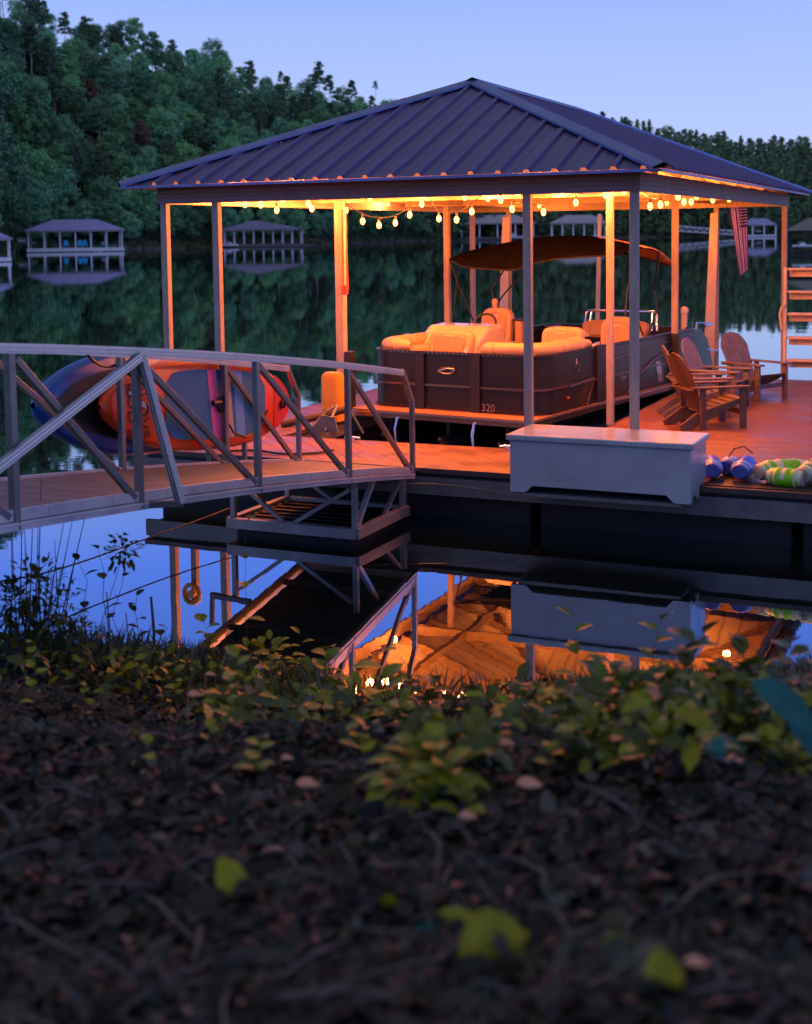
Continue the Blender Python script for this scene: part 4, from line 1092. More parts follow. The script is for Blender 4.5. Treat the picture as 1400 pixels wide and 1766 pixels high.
pale_bark=mat('pale_bark',(.42,.40,.36),.9,var=.4,vscale=.6)
KINDS={}
for nm,fn,args,lm,tr in [('b0',broad_tree,(15,4.6,60,72,.27),leafA,(15,.22)),('b1',broad_tree,(17,4.0,60,72,.27),leafA,(17,.22)),('b2',broad_tree,(13,5.2,64,70,.27),leafA,(13,.2)),('b3',broad_tree,(16,5.4,66,70,.28),leafA,(16,.22)),
        ('p0',pine_crown,(18,3.2,46,60,.26),leafP,(18,.24)),('p1',pine_crown,(20,3.6,52,60,.26),leafP,(20,.26)),('r0',broad_tree,(13,3.4,30,36,.36),leafR,(13,.18))]:
    C_,U_,V_=fn(*args)
    KINDS[nm]=(cards('crown',C_,U_,V_,lm).data, trunk_mb(tr[0],tr[1],.9 if nm[0]=='p' else .72).build('trunk',pale_bark if nm[0]=='p' else bark_m).data)
for o in list(COL.objects):
    if o.name.startswith('crown') or o.name.startswith('trunk'): bpy.data.objects.remove(o)
def tree(name,kind,px,k,label,group=None,sc=1.0,sink=0,lean=0,zabs=None):
    D,z=ground(px,k) if zabs is None else zabs
    x,y=place(px,D)
    t=thing(name,label,'tree',(x,y,z-sink),rng.random()*6.28,group); s=sc*(.88+.26*rng.random()); t.scale=(s,s,s*(.92+.2*rng.random())); t.rotation_euler=(lean,0,rng.random()*6.28)
    for n_,me in zip(('crown','trunk'),KINDS[kind]):
        o=bpy.data.objects.new(n_,me); COL.objects.link(o); o.parent=t
    return t
GR='forest trees on the far hillside'
lab={'b':'dense broad leafed tree in the dark green forest on the far left hillside','p':'dark pine with a bare lower trunk among the trees on the far left hillside','r':'rusty brown thin crowned tree among the green ones on the hillside'}
cnt=0
rows_k=[0.0,.07,.15,.24,.34,.44,.54,.65,.76,.88,1.0]
for ri_,k in enumerate(rows_k):
    px=-30+rng.random()*20
    while px<735:
        D,_=ground(px,k); step=6.2*F/D*(1.0 if k<.5 else 1.02)
        u=rng.random(); kind='b%d'%rng.integers(4)
        if u>.80: kind='p%d'%rng.integers(2)
        elif u>.74: kind='r0'
        if 430<px<560 and k>.5 and rng.random()<.5: kind='p%d'%rng.integers(2)
        if k<.01 and kind[0]!='b': kind='b2'
        kk=min(1.0,max(0.012,k+rng.normal()*.018))
        if cnt<292:
            sc_=.80 if k==0 else 1.0
            tree({'b':'broadleaf_tree','p':'pine_tree','r':'rusty_tree'}[kind[0]],kind,px+rng.normal()*4,kk,lab[kind[0]],GR+(' (pines)' if kind[0]=='p' else ' (rusty ones)' if kind[0]=='r' else ''),sc=sc_*(.8 if kind[0]=='p' and k>.9 else 1)); cnt+=1
        px+=step*(.8+.4*rng.random())
print('trees',cnt)
# named skyline trees
for px,pytop,kind,sc,l in [(88,22,'p1',.85,'open crowned pine leaning over the top left skyline, highest of the hill trees'),(392,97,'b3',.75,'round headed tree standing out on the skyline left of the roof'),(490,128,'p0',.62,'flat topped pine on the skyline between two rounded crowns left of the roof'),(545,131,'b2',.75,'wide dark crown on the skyline just right of the flat topped pine'),(652,143,'p0',.6,'lone pine rising above the ridge beside the roof slope'),
                           (1038,197,'p0',1.1,'small pine on the skyline just over the right roof slope'),(1078,206,'p1',1.1,'pointed pine on the skyline right of the roof peak'),(1150,222,'b3',1.2,'rounded tree on the skyline above the right roof slope'),(1245,232,'p1',1.2,'flat crowned pine on the right skyline'),(1385,244,'b1',1.2,'tree on the skyline at the right edge')]:
    D,Zc=crest(px); ztop=height(px,pytop,D); hh={'p0':18,'p1':20,'b3':16,'b2':13,'b1':17}[kind]*sc
    t=tree('skyline_tree',kind,px,1,l,None,zabs=(D,ztop-hh)); t.scale=(sc,sc,sc)
# distant wood: one mass right of the roof and beyond the frame on the left
def mass(name,pxa,pxb,label,stepm,rows,per,size,kmin=0.0,seed=1,front=0):
    C=[];U=[];V=[]
    for k in rows:
        px=pxa
        while px<pxb:
            D,z=ground(px,min(1,max(0,k+rng.normal()*.02))); x,y=place(px,D)
            hh=10+6*rng.random(); w_=3.6+1.5*rng.random()
            if k>=.99 and rng.random()<.3: hh+=3; w_*=.6
            n=per; a=rng.random(n)*6.283; zz_=rng.random(n); q=rng.random(n)**.4
            pr_=np.sin(np.pi*(.10+.85*zz_))**.7*(1+.3*np.sin(3*a+zz_*9))
            p=np.stack([x+np.cos(a)*q*w_*pr_,y+np.sin(a)*q*w_*pr_,z+hh*(.08+.9*zz_)],1)
            d=np.stack([np.cos(a),np.sin(a),.6*(zz_-.2)],1)+rvec(n)*.6; d/=np.linalg.norm(d,axis=1)[:,None]
            u=np.cross(d,rvec(n)); u/=np.linalg.norm(u,axis=1)[:,None]; v=np.cross(d,u); s=size*(.6+.8*rng.random(n))
            C.append(p);U.append(u*s[:,None]);V.append(v*s[:,None]*.7)
            px+=stepm*F/D*(.7+.6*rng.random())
    o=cards(name,np.concatenate(C),np.concatenate(U),np.concatenate(V),leafB if pxa>0 else leafA)
    tag(o,label,'trees',kind='stuff')
leafB = mat('distant_leaves',(.10,.17,.085),.8,var=.5,vscale=.10,tint=(.13,.21,.10),spec=.15)
mass('distant_wood',735,1750,'unbroken dark wood covering the low far hills right of the roof',6.5,[0,.1,.2,.32,.44,.56,.68,.8,.9,1.0],190,.85)
mass('hillside_wood',-500,-35,'wood continuing on the hillside beyond the left edge',8,[0,.2,.4,.6,.8,1.0],200,.8)
# shoreline brush
C=[];U=[];V=[]
for px in np.arange(-60,1750,2.2):
    D=itp(px,SH)+1+rng.random()*3; x,y=place(px,D); n=26
    p=np.array([x,y,WZ+1.2])+rvec(n)*np.array([1.8,1.8,1.1])*(rng.random((n,1))**.4)*(1+rng.random())
    d=rvec(n); u=np.cross(d,rvec(n)); u/=np.linalg.norm(u,axis=1)[:,None]; v=np.cross(d,u); s=.34*(.6+.8*rng.random(n))*(D/350)**.5
    C.append(p);U.append(u*s[:,None]);V.append(v*s[:,None]*.7)
leafS=mat('brush_leaves',(.065,.085,.035),.8,var=.5,vscale=.12,tint=(.07,.12,.04),spec=.15)
tag(cards('shore_brush',np.concatenate(C),np.concatenate(U),np.concatenate(V),leafS),'tangled brush along the far waterline','brush',kind='stuff')

# ------------------------------------------------------------------ far docks
def far_dock(label,px,pyw,wpx,hpx,kind='hip',depth=.8,group=None,yaw=0,roofm=droof,posts=5,nm='far_boat_dock',extras=None,deckm=dwhite,postm=dwhite,gap=.5):
    """a dock whose waterline shows at pyw; sizes follow from its distance"""
    hy=bearing(px)[2]; D=(CZ-WZ)*F/(pyw-hy); x,y=place(px,D); s=D/F
    w=wpx*s; hh=hpx*s; dx,dy,_=bearing(px); rz=math.atan2(-dx,dy)+yaw
    t=thing(nm,label,'boathouse',(x,y,WZ),rz,group); dp=w*depth; ev=hh*.66; r_=.10*s*12
    def P(m,n,mm): return _b(m,n,mm,t)
    dk=MB(); dk.box(-w/2,w/2,0,dp*.12,hh*.02,hh*.12); dk.box(-w/2,-w/2+w*.12,dp*.12,dp,hh*.02,hh*.12); dk.box(w*.1,w*.22,dp*.12,dp,hh*.02,hh*.12); dk.box(w/2-w*.06,w/2,dp*.12,dp,hh*.02,hh*.12); dk.box(-w/2,w/2,dp*.92,dp,hh*.02,hh*.12); P(dk,'float_deck',deckm)
    sk=MB(); sk.box(-w/2+.05,w/2-.05,.02,dp-.02,-.3,hh*.02+.001) ; P(sk,'pontoon',ddark)
    for i in range(posts):
        for yy in (0.03*dp,.97*dp):
            xx=-w/2+w*(.02+.96*i/(posts-1)); pw_=1.25*s
            P(MB().box(xx-pw_,xx+pw_,yy-pw_,yy+pw_,hh*.1,ev),'post',postm)
    fa=MB(); e=.04*hh; fa.box(-w/2,w/2,-.01*dp,0,ev-e,ev+.002); fa.box(-w/2,w/2,dp,dp*1.01,ev-e,ev+.002); fa.box(-w/2-.01*w,-w/2,0,dp,ev-e,ev+.002); fa.box(w/2,w/2+.01*w,0,dp,ev-e,ev+.002); P(fa,'fascia',postm)
    o=w*.04; rf=MB()
    if kind=='hip':
        i_=w*.26; rf.add([(-w/2-o,-o,ev),(w/2+o,-o,ev),(w/2+o,dp+o,ev),(-w/2-o,dp+o,ev),(-w/2+i_,dp/2,hh),(w/2-i_,dp/2,hh)],[(0,1,5,4),(1,2,5),(2,3,4,5),(3,0,4)])
    else:
        rf.add([(-w/2-o,-o,ev),(w/2+o,-o,ev),(w/2+o,dp+o,ev),(-w/2-o,dp+o,ev),(-w*.10,-o,hh),(-w*.10,dp+o,hh)],[(0,4,5,3),(1,2,5,4),(0,1,4),(3,5,2)])
        
    P(rf,'roof',roofm)
    if kind=='hip':
        m=MB(); 
        for a_,b_ in (((-w/2-o,-o,ev),(-w/2+i_,dp/2,hh)),((w/2+o,-o,ev),(w/2-i_,dp/2,hh))): m.beam(a_,b_,.3*s*4,.3*s*4)
        P(m,'hip_cap',ddark)
    return t,w,hh,dp,s
t,w,hh,dp,s=far_dock('grey hip roofed boathouse with white posts and bright blue chairs on the left shore',131,434,158,55,posts=7)
def far_chair(x,y,z,sz,m_,label,group='blue chairs on the far boathouse',rz=0,tt=None):
    o=thing('far_chair',label,'chair',tt.matrix_world@Vector((0,0,0)) if False else (0,0,0)); 
    a=tt.rotation_euler.z; px_,py_=tt.location.x+x*math.cos(a)-y*math.sin(a),tt.location.y+x*math.sin(a)+y*math.cos(a)
    o.location=(px_,py_,tt.location.z+z); o.rotation_euler=(0,0,a+rz); o['group']=group
    m=MB(); m.box(-.35*sz,.35*sz,-.35*sz,.35*sz,.38*sz,.45*sz); _b(m,'seat',m_,o)
    m=MB(); m.prism([(-.33*sz,.42*sz),(.33*sz,.42*sz),(.30*sz,1.1*sz),(0,1.25*sz),(-.30*sz,1.1*sz)],lambda a_,b_,q:(a_,q+b_*.25,b_),.2*sz,.26*sz); _b(m,'backrest',m_,o)
    m=MB()
    for qx in (-.32,.32):
        for qy in (-.3,.3): m.box(qx*sz-.04*sz,qx*sz+.04*sz,qy*sz-.04*sz,qy*sz+.04*sz,0,.6*sz)
    _b(m,'legs_frame',m_,o)
c_=itp
for k,(fx,l) in enumerate(((-.10,'bright blue chair left of the pair on the far boathouse deck'),(.045,'bright blue chair, left one of the close pair on the far boathouse deck'),(.095,'bright blue chair, right one of the close pair on the far boathouse deck'))):
    far_chair(w*fx,dp*.06,hh*.12,1.75,dteal,l,tt=t)
def put(tt,x,y,z): 
    a=tt.rotation_euler.z; return (tt.location.x+x*math.cos(a)-y*math.sin(a),tt.location.y+x*math.sin(a)+y*math.cos(a),tt.location.z+z)
def far_boat(tt,x,y,z,L,m_,label,name='far_boat',cat='boat',rz=0):
    o=thing(name,label,cat,put(tt,x,y,z),tt.rotation_euler.z+rz)
    m=MB(); n=12; G=[]
    for i in range(n+1):
        u=i/n; w_=L*.16*math.sin(math.pi*min(1,u*.9+.12))**.6; G.append([((u-.5)*L,-w_,L*.13),((u-.5)*L,-w_*.7,L*.02),((u-.5)*L,w_*.7,L*.02),((u-.5)*L,w_,L*.13)])
    m.grid(G,closed=True); _b(m,'hull',m_,o,smooth=True)
    m=MB(); m.box(-L*.1,L*.15,-L*.08,L*.08,L*.12,L*.2); _b(m,'seat_block',dwhite,o)
    m=MB(); m.tube([(-L*.2,-L*.1,L*.2),(0,-L*.08,L*.27),(L*.2,-L*.1,L*.2)],L*.01,5); _b(m,'rail',dwhite,o)
    return o
far_boat(t,-w*.56,dp*.2,hh*.22,w*.32,dgreen,'green upturned canoe stored beside the left shore boathouse',rz=.1)
far_boat(t,w*.30,dp*.4,hh*.12,w*.25,dgreen,'dark green covered boat under the hip roofed left boathouse')
# jet ski like white craft at its front
far_boat(t,w*.22,-dp*.04,.0,w*.11,dwhite,'small white watercraft tied at the front of the left boathouse',name='watercraft',cat='watercraft')
t,w,hh,dp,s=far_dock('white dock with a single bright post cut by the left picture edge',-52,451,130,58,posts=4,deckm=dwhite)
t,w,hh,dp,s=far_dock('long gable roofed boathouse with many pale posts seen between the left dock posts',455,426,138,46,kind='gable',posts=9,roofm=droof2,deckm=dgrey,postm=mat('far_pale_post',(.8,.8,.8),.7))
far_boat(t,-w*.42,0,hh*.04,w*.22,dwhite,'white boat at the left end of the gable roofed boathouse')
t,w,hh,dp,s=far_dock('hip roofed boathouse seen behind the leaning rear post above the canopy',857,414,128,44,posts=5,roofm=droof2,deckm=dgrey)
far_boat(t,w*.2,0,hh*.04,w*.3,dwhite,'white boat in the slip behind the leaning rear post')
t,w,hh,dp,s=far_dock('hip roofed boathouse seen above the boat canopy beside the tall thin pile',997,412.5,96,42,posts=6,roofm=droof2)
far_boat(t,w*.34,-dp*.05,hh*.02,w*.25,dwhite,'white boat moored at the right of the boathouse above the canopy')
t,w,hh,dp,s=far_dock('small white framed boathouse with mauve roof beyond the flag',1307,408.5,58,31,posts=4,roofm=droof)
far_boat(t,0,dp*.3,hh*.15,w*.5,ddark,'dark boat lifted inside the small white boathouse beyond the flag')
# footbridge of that boathouse
a=math.pi; o=thing('far_gangway','pale truss gangway running left from the small white boathouse','gangway',put(t,-w*.5,0,hh*.12),t.rotation_euler.z)
m=MB(); Lg=w*1.85; 
m.beam((0,0,0),(-Lg,0,hh*.28),s*1.6,s*1.6); m.beam((-.05*Lg,0,hh*.22),(-Lg*.97,0,hh*.55),s*1.6,s*1.6)
_b(m,'chord',dwhite,o)
m=MB()
for k in range(9):
    f0=k/9;f1=(k+1)/9; lo=lambda f:(-Lg*f,0,hh*.28*f); hi_=lambda f:(-Lg*f,0,hh*(.22+.34*f)); m.beam(lo(f0),hi_((f0+f1)/2),s*1.1,s*1.1); m.beam(hi_((f0+f1)/2),lo(f1),s*1.1,s*1.1)
_b(m,'truss_bar',dwhite,o)
# dark dock at the right edge
t,w,hh,dp,s=far_dock('dark wooden covered dock with cluttered deck at the right picture edge',1424,438,124,62,posts=4,roofm=dgrey,deckm=ddark,postm=ddark)
far_boat(t,-w*.30,-dp*.02,hh*.22,w*.26,dwhite,'white watercraft on the dark dock at the right edge',name='watercraft',cat='watercraft')
far_boat(t,-w*.02,-dp*.02,hh*.26,w*.24,dwhite,'second white watercraft on the dark dock, nearer the picture edge',name='watercraft',cat='watercraft')

# ------------------------------------------------------------------ near bank
SHORE=[(-14,-8.5),(-8,-7.2),(-5,-6.3),(-3.6,-5.95),(-2.9,-5.85),(-2.2,-5.6),(-1.4,-5.75),(-.6,-5.85),(.4,-5.6),(.95,-5.4),(1.8,-4.9),(2.3,-4.4),(3.2,-3.7),(6,-2.6),(12,-1.5)]
from mathutils import noise
def bank(x,y):
    d=itp(x,SHORE)-y
    if d<0: return WZ-.02+d*.6
    z=WZ-.02+.30*min(d,4.3)+.15*max(0,d-4.3)-.05*math.sin(min(d,4.3)*.9)+(.05*min(d,1))
    z+=.10*noise.noise(Vector((x*.7,y*.7,0)))*min(1,d)+.05*noise.noise(Vector((x*2.3,y*2.3,3)))*min(1,d*1.5)+.018*noise.noise(Vector((x*7,y*7,5)))*min(1,d*2)
    return z
xs=np.concatenate([np.arange(-14,-5,.35),np.arange(-5,5.5,.07),np.arange(5.5,12,.4)]); ys=np.concatenate([np.arange(-30,-15,.6),np.arange(-15,-3.2,.07),np.arange(-3.2,-.5,.3)])
G=[[(float(x),float(y),bank(x,y)) for x in xs] for y in ys]
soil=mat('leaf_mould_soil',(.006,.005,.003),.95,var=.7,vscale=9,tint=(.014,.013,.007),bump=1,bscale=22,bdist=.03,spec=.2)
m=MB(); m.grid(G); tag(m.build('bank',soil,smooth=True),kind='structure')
# leaf litter
def view_pts(n,dmin=1.5,dmax=10.5,pxa=-120,pxb=1520,power=1.0,shore=.02):
    out=[]
    while len(out)<n:
        d=dmin+(dmax-dmin)*rng.random()**power; px=pxa+(pxb-pxa)*rng.random(); x,y=place(px,d)
        if itp(x,SHORE)-y>shore: out.append((x,y))
    return out
def litter(name,n,size,mats,label,power,curl=.3,elong=.55,lift=.03,up_=1.6,pts=None):
    pts=pts or view_pts(n,power=power); n=len(pts)
    P=np.array([(x,y,bank(x,y)+rng.random()*lift) for x,y in pts])
    d=rvec(n)*.9+np.array([0,0,up_]); d/=np.linalg.norm(d,axis=1)[:,None]
    u=np.cross(d,rvec(n)); u/=np.linalg.norm(u,axis=1)[:,None]; v=np.cross(d,u); s=size*(.45+.7*rng.random(n)+1.3*rng.random(n)**6)
    P+=d*0
    o=cards(name,P,u*s[:,None],v*(s*elong)[:,None],None,mats=mats,mi=rng.integers(0,len(mats),n),bend=d*(s*curl)[:,None]*rng.choice([-1,1],n)[:,None])
    return tag(o,label,'leaf litter',kind='stuff')
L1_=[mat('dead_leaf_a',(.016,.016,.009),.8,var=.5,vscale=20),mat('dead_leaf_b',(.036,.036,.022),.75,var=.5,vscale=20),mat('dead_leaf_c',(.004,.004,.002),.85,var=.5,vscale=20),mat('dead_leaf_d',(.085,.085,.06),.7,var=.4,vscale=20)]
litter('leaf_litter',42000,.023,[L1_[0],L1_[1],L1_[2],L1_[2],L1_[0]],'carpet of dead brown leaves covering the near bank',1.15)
litter('broad_dead_leaves',1500,.030,[L1_[1],L1_[0],L1_[2]],'larger curled dead leaves lying on the carpet of small ones',1.0,lift=.05,up_=.9,curl=.45)
litter('pale_leaves',1500,.022,[L1_[3],L1_[1]],'paler curled dead leaves and chips scattered over the bank',1.1,lift=.05,up_=.6)
for nm_,a_,b_ in (('leaf_litter',1520,2900),('leaf_litter',-1200,-120)):
    litter(nm_,15000,.026,[L1_[0],L1_[1],L1_[2],L1_[2],L1_[0]],'dead brown leaves continuing over the bank '+('to the right' if a_>0 else 'to the left'),1.0,pts=view_pts(15000,dmax=11,pxa=a_,pxb=b_))
# twigs
m=MB()
for x,y in view_pts(420,power=1.1):
    a=rng.random()*6.28; L=.06+.22*rng.random(); z=bank(x,y)+.025; r_=.002+.004*rng.random()
    x2,y2=x+math.cos(a)*L,y+math.sin(a)*L; 
    m.tube([(x,y,z),((x+x2)/2+rng.normal()*.01,(y+y2)/2,max(z,bank((x+x2)/2,(y+y2)/2)+.03)+.01),(x2,y2,bank(x2,y2)+.02+.05*rng.random())],[r_,r_*.8,r_*.4],5)
tag(m.build('fallen_twigs',mat('twig_bark',(.10,.088,.08),.8,var=.4,vscale=20)),'thin fallen twigs scattered over the leaf litter','twigs',kind='stuff')
stickm=mat('stick_bark',(.085,.066,.046),.8,var=.4,vscale=14,bump=.4,bscale=60)
def ongr(px,py):
    """point of the bank seen at a place in the photograph"""
    z=.9
    for _ in range(25):
        p=onz(px,py,z); z2=bank(p.x,p.y); z=z*.5+z2*.5
    return p.x,p.y,bank(p.x,p.y)
def stick(a,b,r,label,bow=.03,up_=.05):
    A_=Vector(ongr(*a));B_=Vector(ongr(*b)); mid_=(A_+B_)/2+Vector((rng.normal()*bow,rng.normal()*bow,up_))
    m=MB(); q1=A_.lerp(mid_,.5)+Vector((0,0,.02)); q2=mid_.lerp(B_,.5)+Vector((0,0,.01)); m.tube([A_+Vector((0,0,.02)),q1,mid_,q2,B_+Vector((0,0,.02))],[r,r*.9,r*.8,r*.6,r*.35],8)
    return tag(m.build('fallen_stick',stickm,smooth=True),label,'stick')
stick((560,1255),(650,1345),.007,'straight grey stick lying in the middle of the bank below the orange reflection')
stick((0,1690),(180,1615),.007,'thick blurred stick at the left foreground edge')
stick((10,1600),(200,1700),.006,'blurred stick crossing the lower left foreground')
stick((730,1445),(742,1600),.004,'pale upright looking stick in the centre foreground',up_=.09)
stick((755,1560),(850,1480),.005,'grey stick running right from the pale one in the centre')
stick((860,1490),(960,1580),.006,'blurred grey stick right of the centre foreground')
stick((900,1580),(1000,1660),.005,'short blurred stick above the lower right leaves')
stick((1150,1600),(1350,1520),.007,'long blurred branch in the right foreground')
stick((250,1560),(360,1660),.006,'blurred stick under the yellow green leaf at left')
# logs / stones near the water edge
def lobed_stone(px,py,r,label,m_):
    x,y,z=ongr(px,py); mb=MB(); n=10; G=[]
    for i in range(8):
        th=math.pi*i/7; G.append([(x+r*math.sin(th)*math.cos(6.283*j/n)*(1+.2*noise.noise(Vector((i,j,px)))),y+r*math.sin(th)*math.sin(6.283*j/n)*(1+.2*noise.noise(Vector((j,i,px)))),z+r*.55*math.cos(th)*(1+.2*noise.noise(Vector((i*2,j,px))))) for j in range(n)])
    mb.grid(G,closed=True); tag(mb.build('stone',m_,smooth=True),label,'stone')
stm=mat('bank_stone',(.05,.048,.045),.85,var=.5,vscale=14,bump=.8,bscale=30)
lobed_stone(578,1205,.07,'small dark stone at the water edge left of the orange reflection',stm); lobed_stone(815,1222,.10,'dark stone at the water edge below the orange reflection',stm); lobed_stone(1245,1262,.12,'dark stone half hidden behind the large teal leaf on the right',stm)

# ------------------------------------------------------------------ plants
def leafmat(name,c,tr=.25): return mat(name,tuple(q*2.3 for q in c),.5,var=.3,vscale=25,trans=tr,spec=.4)
g_olive=leafmat('olive_leaf',(.095,.105,.003)); g_dark=leafmat('dark_leaf',(.026,.036,.006)); g_green=leafmat('green_leaf',(.055,.072,.006)); g_teal=leafmat('teal_leaf',(.006,.06,.050)); g_yel=leafmat('yellow_green_leaf',(.12,.135,.003)); g_grey=leafmat('grey_green_leaf',(.06,.07,.05))
def leaf(mb,base,dirv,L,wd,droop=.3,mi=0,fold=.18,face=(0,0,1)):
    d=Vector(dirv).normalized(); s_=d.cross(Vector(face))
    if s_.length<.05: s_=Vector((1,0,0))
    s_.normalize(); u=s_.cross(d).normalized(); rows=[]
    for k in range(6):
        t_=k/5; w_=wd*math.sin(math.pi*(.04+.93*t_**.8))**.9; c=Vector(base)+d*L*t_-Vector((0,0,1))*droop*L*t_*t_
        rows.append([c-s_*w_+u*w_*fold,c,c+s_*w_+u*w_*fold])
    mb.grid(rows,mi)
def plant(name,label,pos,hh,n,L,wd,m_,stemm=None,lean=(0,0),spread=1,group=None,cat='plant',branches=1,seed=0,bare=.25,droop=.3,stemr=.0025):
    r_=random.Random(seed+int(abs(pos[0])*100)); t=thing(name,label,cat,pos,0,group)
    st=MB(); lf=MB()
    for b in range(branches):
        a0=r_.uniform(0,6.28); ln=Vector((lean[0]+ (math.cos(a0)*.3 if branches>1 else 0),lean[1]+(math.sin(a0)*.3 if branches>1 else 0),1)).normalized()
        hb=hh*(1 if b==0 else r_.uniform(.6,.95)); pts=[Vector((0,0,-.02))+ln*hb*k/5+Vector((r_.uniform(-.01,.01),r_.uniform(-.01,.01),0))*k for k in range(6)]
        st.tube(pts,[stemr*(1.2-.8*k/5) for k in range(6)],5)
        for k in range(n):
            f_=bare+(1-bare)*k/max(1,n-1); i=min(4,int(f_*5)); p=pts[i].lerp(pts[i+1],f_*5-i); a=k*2.4+a0+r_.uniform(-.4,.4)
            dv=Vector((math.cos(a)*spread,math.sin(a)*spread,.55+r_.uniform(-.2,.4)+(.5 if k==n-1 else 0)))
            leaf(lf,p,dv,L*1.3*r_.uniform(.7,1.15)*(1.1-.35*f_),1.35*wd*r_.uniform(.8,1.1),droop)
    _b(st,'stem',stemm or g_dark,t); _b(lf,'foliage',m_,t)
    return t
def gp_(px,py): return ongr(px,py)
# upright seedlings (photograph position of the foot, height in px)
def seedling(px,py,hpx,label,n,L,wd,m_,**k):
    x,y,z=gp_(px,py); D=math.hypot(x-CX,y-CY); hh=hpx*D/F*(1.25 if px<1000 else .95)
    return plant(k.pop('name','seedling'),label,(x,y,z),hh,n,L,wd,m_,**k)
seedling(160,1130,205,'slender sapling with a round tuft of small leaves at its top, left by the water',6,.10,.03,g_dark,lean=(.25,.1),seed=3,bare=.3,stemr=.004,name='sapling')
x,y,z=gp_(160,1130)
# tuft of the sapling : dense small leaves
def bush(name,label,c,rad,n,L,wd,m_,cat='bush',group=None,flat=.8,stems=5,base=None):
    t=thing(name,label,cat,base or (c[0],c[1],bank(c[0],c[1])),0,group); lf=MB(); st=MB(); r_=random.Random(n+int(c[0]*37)); b=Vector(base) if base else Vector((c[0],c[1],bank(c[0],c[1])))
    cc=Vector(c)-b
    for k in range(stems):
        e_=cc+Vector((r_.gauss(0,.5)*rad,r_.gauss(0,.5)*rad,r_.uniform(-.2,.7)*rad)); mid_=e_*.5+Vector((r_.gauss(0,.15)*rad,r_.gauss(0,.15)*rad,0)); st.tube([(0,0,-.02),mid_,e_],[.004,.003,.0015],5)
    for k in range(n):
        v=Vector((r_.gauss(0,1),r_.gauss(0,1),r_.gauss(0,1))).normalized()*rad*r_.random()**.4; v.z*=flat
        dv=v.normalized()+Vector((r_.uniform(-.6,.6),r_.uniform(-.6,.6),r_.uniform(-.1,.7))); leaf(lf,cc+v,dv,L*r_.uniform(.6,1.2),wd*r_.uniform(.7,1.2),.35)
    _b(st,'stem',g_dark,t); _b(lf,'foliage',m_,t); return t
def air(px,py,dist):
    dx,dy,hy=bearing(px); v=fo+ri*((px-700)/F)+dn*((py-PPY)/F); k=dist/math.hypot(v.x,v.y); return (CX+v.x*k,CY+v.y*k,CZ+v.z*k)
def atdist(px,py): x,y,z=gp_(px,py); return math.hypot(x-CX,y-CY)
d1=atdist(170,1140); b1=gp_(150,1140)
bush('leafy_twig','round tuft of small dark leaves on a leaning stem against the blue water',air(212,950,d1),.14,75,.055,.018,g_dark,base=b1,stems=1,cat='plant')
for px,py,h_,l,n in ((150,1135,150,'broad leafed seedling below the round tuft, silhouetted on blue water',6),(212,1120,120,'thin seedling with paired leaves right of the broad leafed one',7),(240,1140,110,'leafy seedling beside the short bare stub at the water edge',8),(186,1150,170,'bare stalk with a few leaves between the two silhouetted seedlings',4),(285,1150,60,'low seedling near the hose reel reflection',5)):
    seedling(px,py,h_,l,n,.11,.026,g_dark,seed=n+px,stemr=.004)
for px,h_,l in ((266,125,'thick bare broken stalk standing at the water edge'),(247,70,'short bare stub next to the broken stalk'),(190,130,'thin bare stalk among the left seedlings'),(222,95,'thin crooked stalk left of the broken one')):
    x,y,z=gp_(px,1150); D=math.hypot(x-CX,y-CY); hh=h_*D/F; m=MB(); m.tube([(x,y,z-.03),(x+.01,y,z+hh*.5),(x-.008,y,z+hh)],[.014,.012,.009] if px==266 else [.006,.005,.004],7); tag(m.build('bare_stalk',bark_m,smooth=True),l,'stalk')
# left shrub and reeds
for px,py,rad,l in ((60,1010,.17,'dark drooping weed clump at the left, highest one by the reeds'),(95,1050,.19,'dark weed clump just right of the tall reeds'),(20,1040,.14,'weed clump at the left picture edge'),(120,1100,.16,'low weed clump under the broad leafed seedling'),(60,1110,.2,'wide weed clump at the foot of the reeds')):
    d_=atdist(80,1150); bush('weed_clump',l,air(px,py,d_),rad,150,.08,.012,g_dark,base=gp_(70+px*.1,1150),stems=7,flat=1.1)
t=thing('reed_clump','sparse tall dry reeds rising in front of the gangway at left','reeds',gp_(80,1150))
m=MB(); r_=random.Random(5)
for x0_,y0_,x1_,y1_ in [(20,1130,20,900),(30,1130,38,850),(45,1135,42,890),(50,1130,58,870),(62,1130,70,900),(75,1130,115,880),(85,1135,125,900),(92,1130,150,880),(100,1130,153,865),(55,1135,66,905),(35,1140,22,930),(110,1135,95,930),(70,1140,72,820)]:
    d_=atdist(x0_,y0_)+r_.uniform(-.25,.3); a=Vector(air(x0_,y0_,d_))-t.location; b=Vector(air(x1_,y1_,d_+.05))-t.location; mid_=a.lerp(b,.55)+Vector((.02*r_.uniform(-1,1),0,.02)); a=a-(mid_-a)*.25
    m.tube([a,mid_,b],[.006,.0045,.002],5)
_b(m,'stalk',mat('dry_reed',(.07,.055,.045),.8),t)
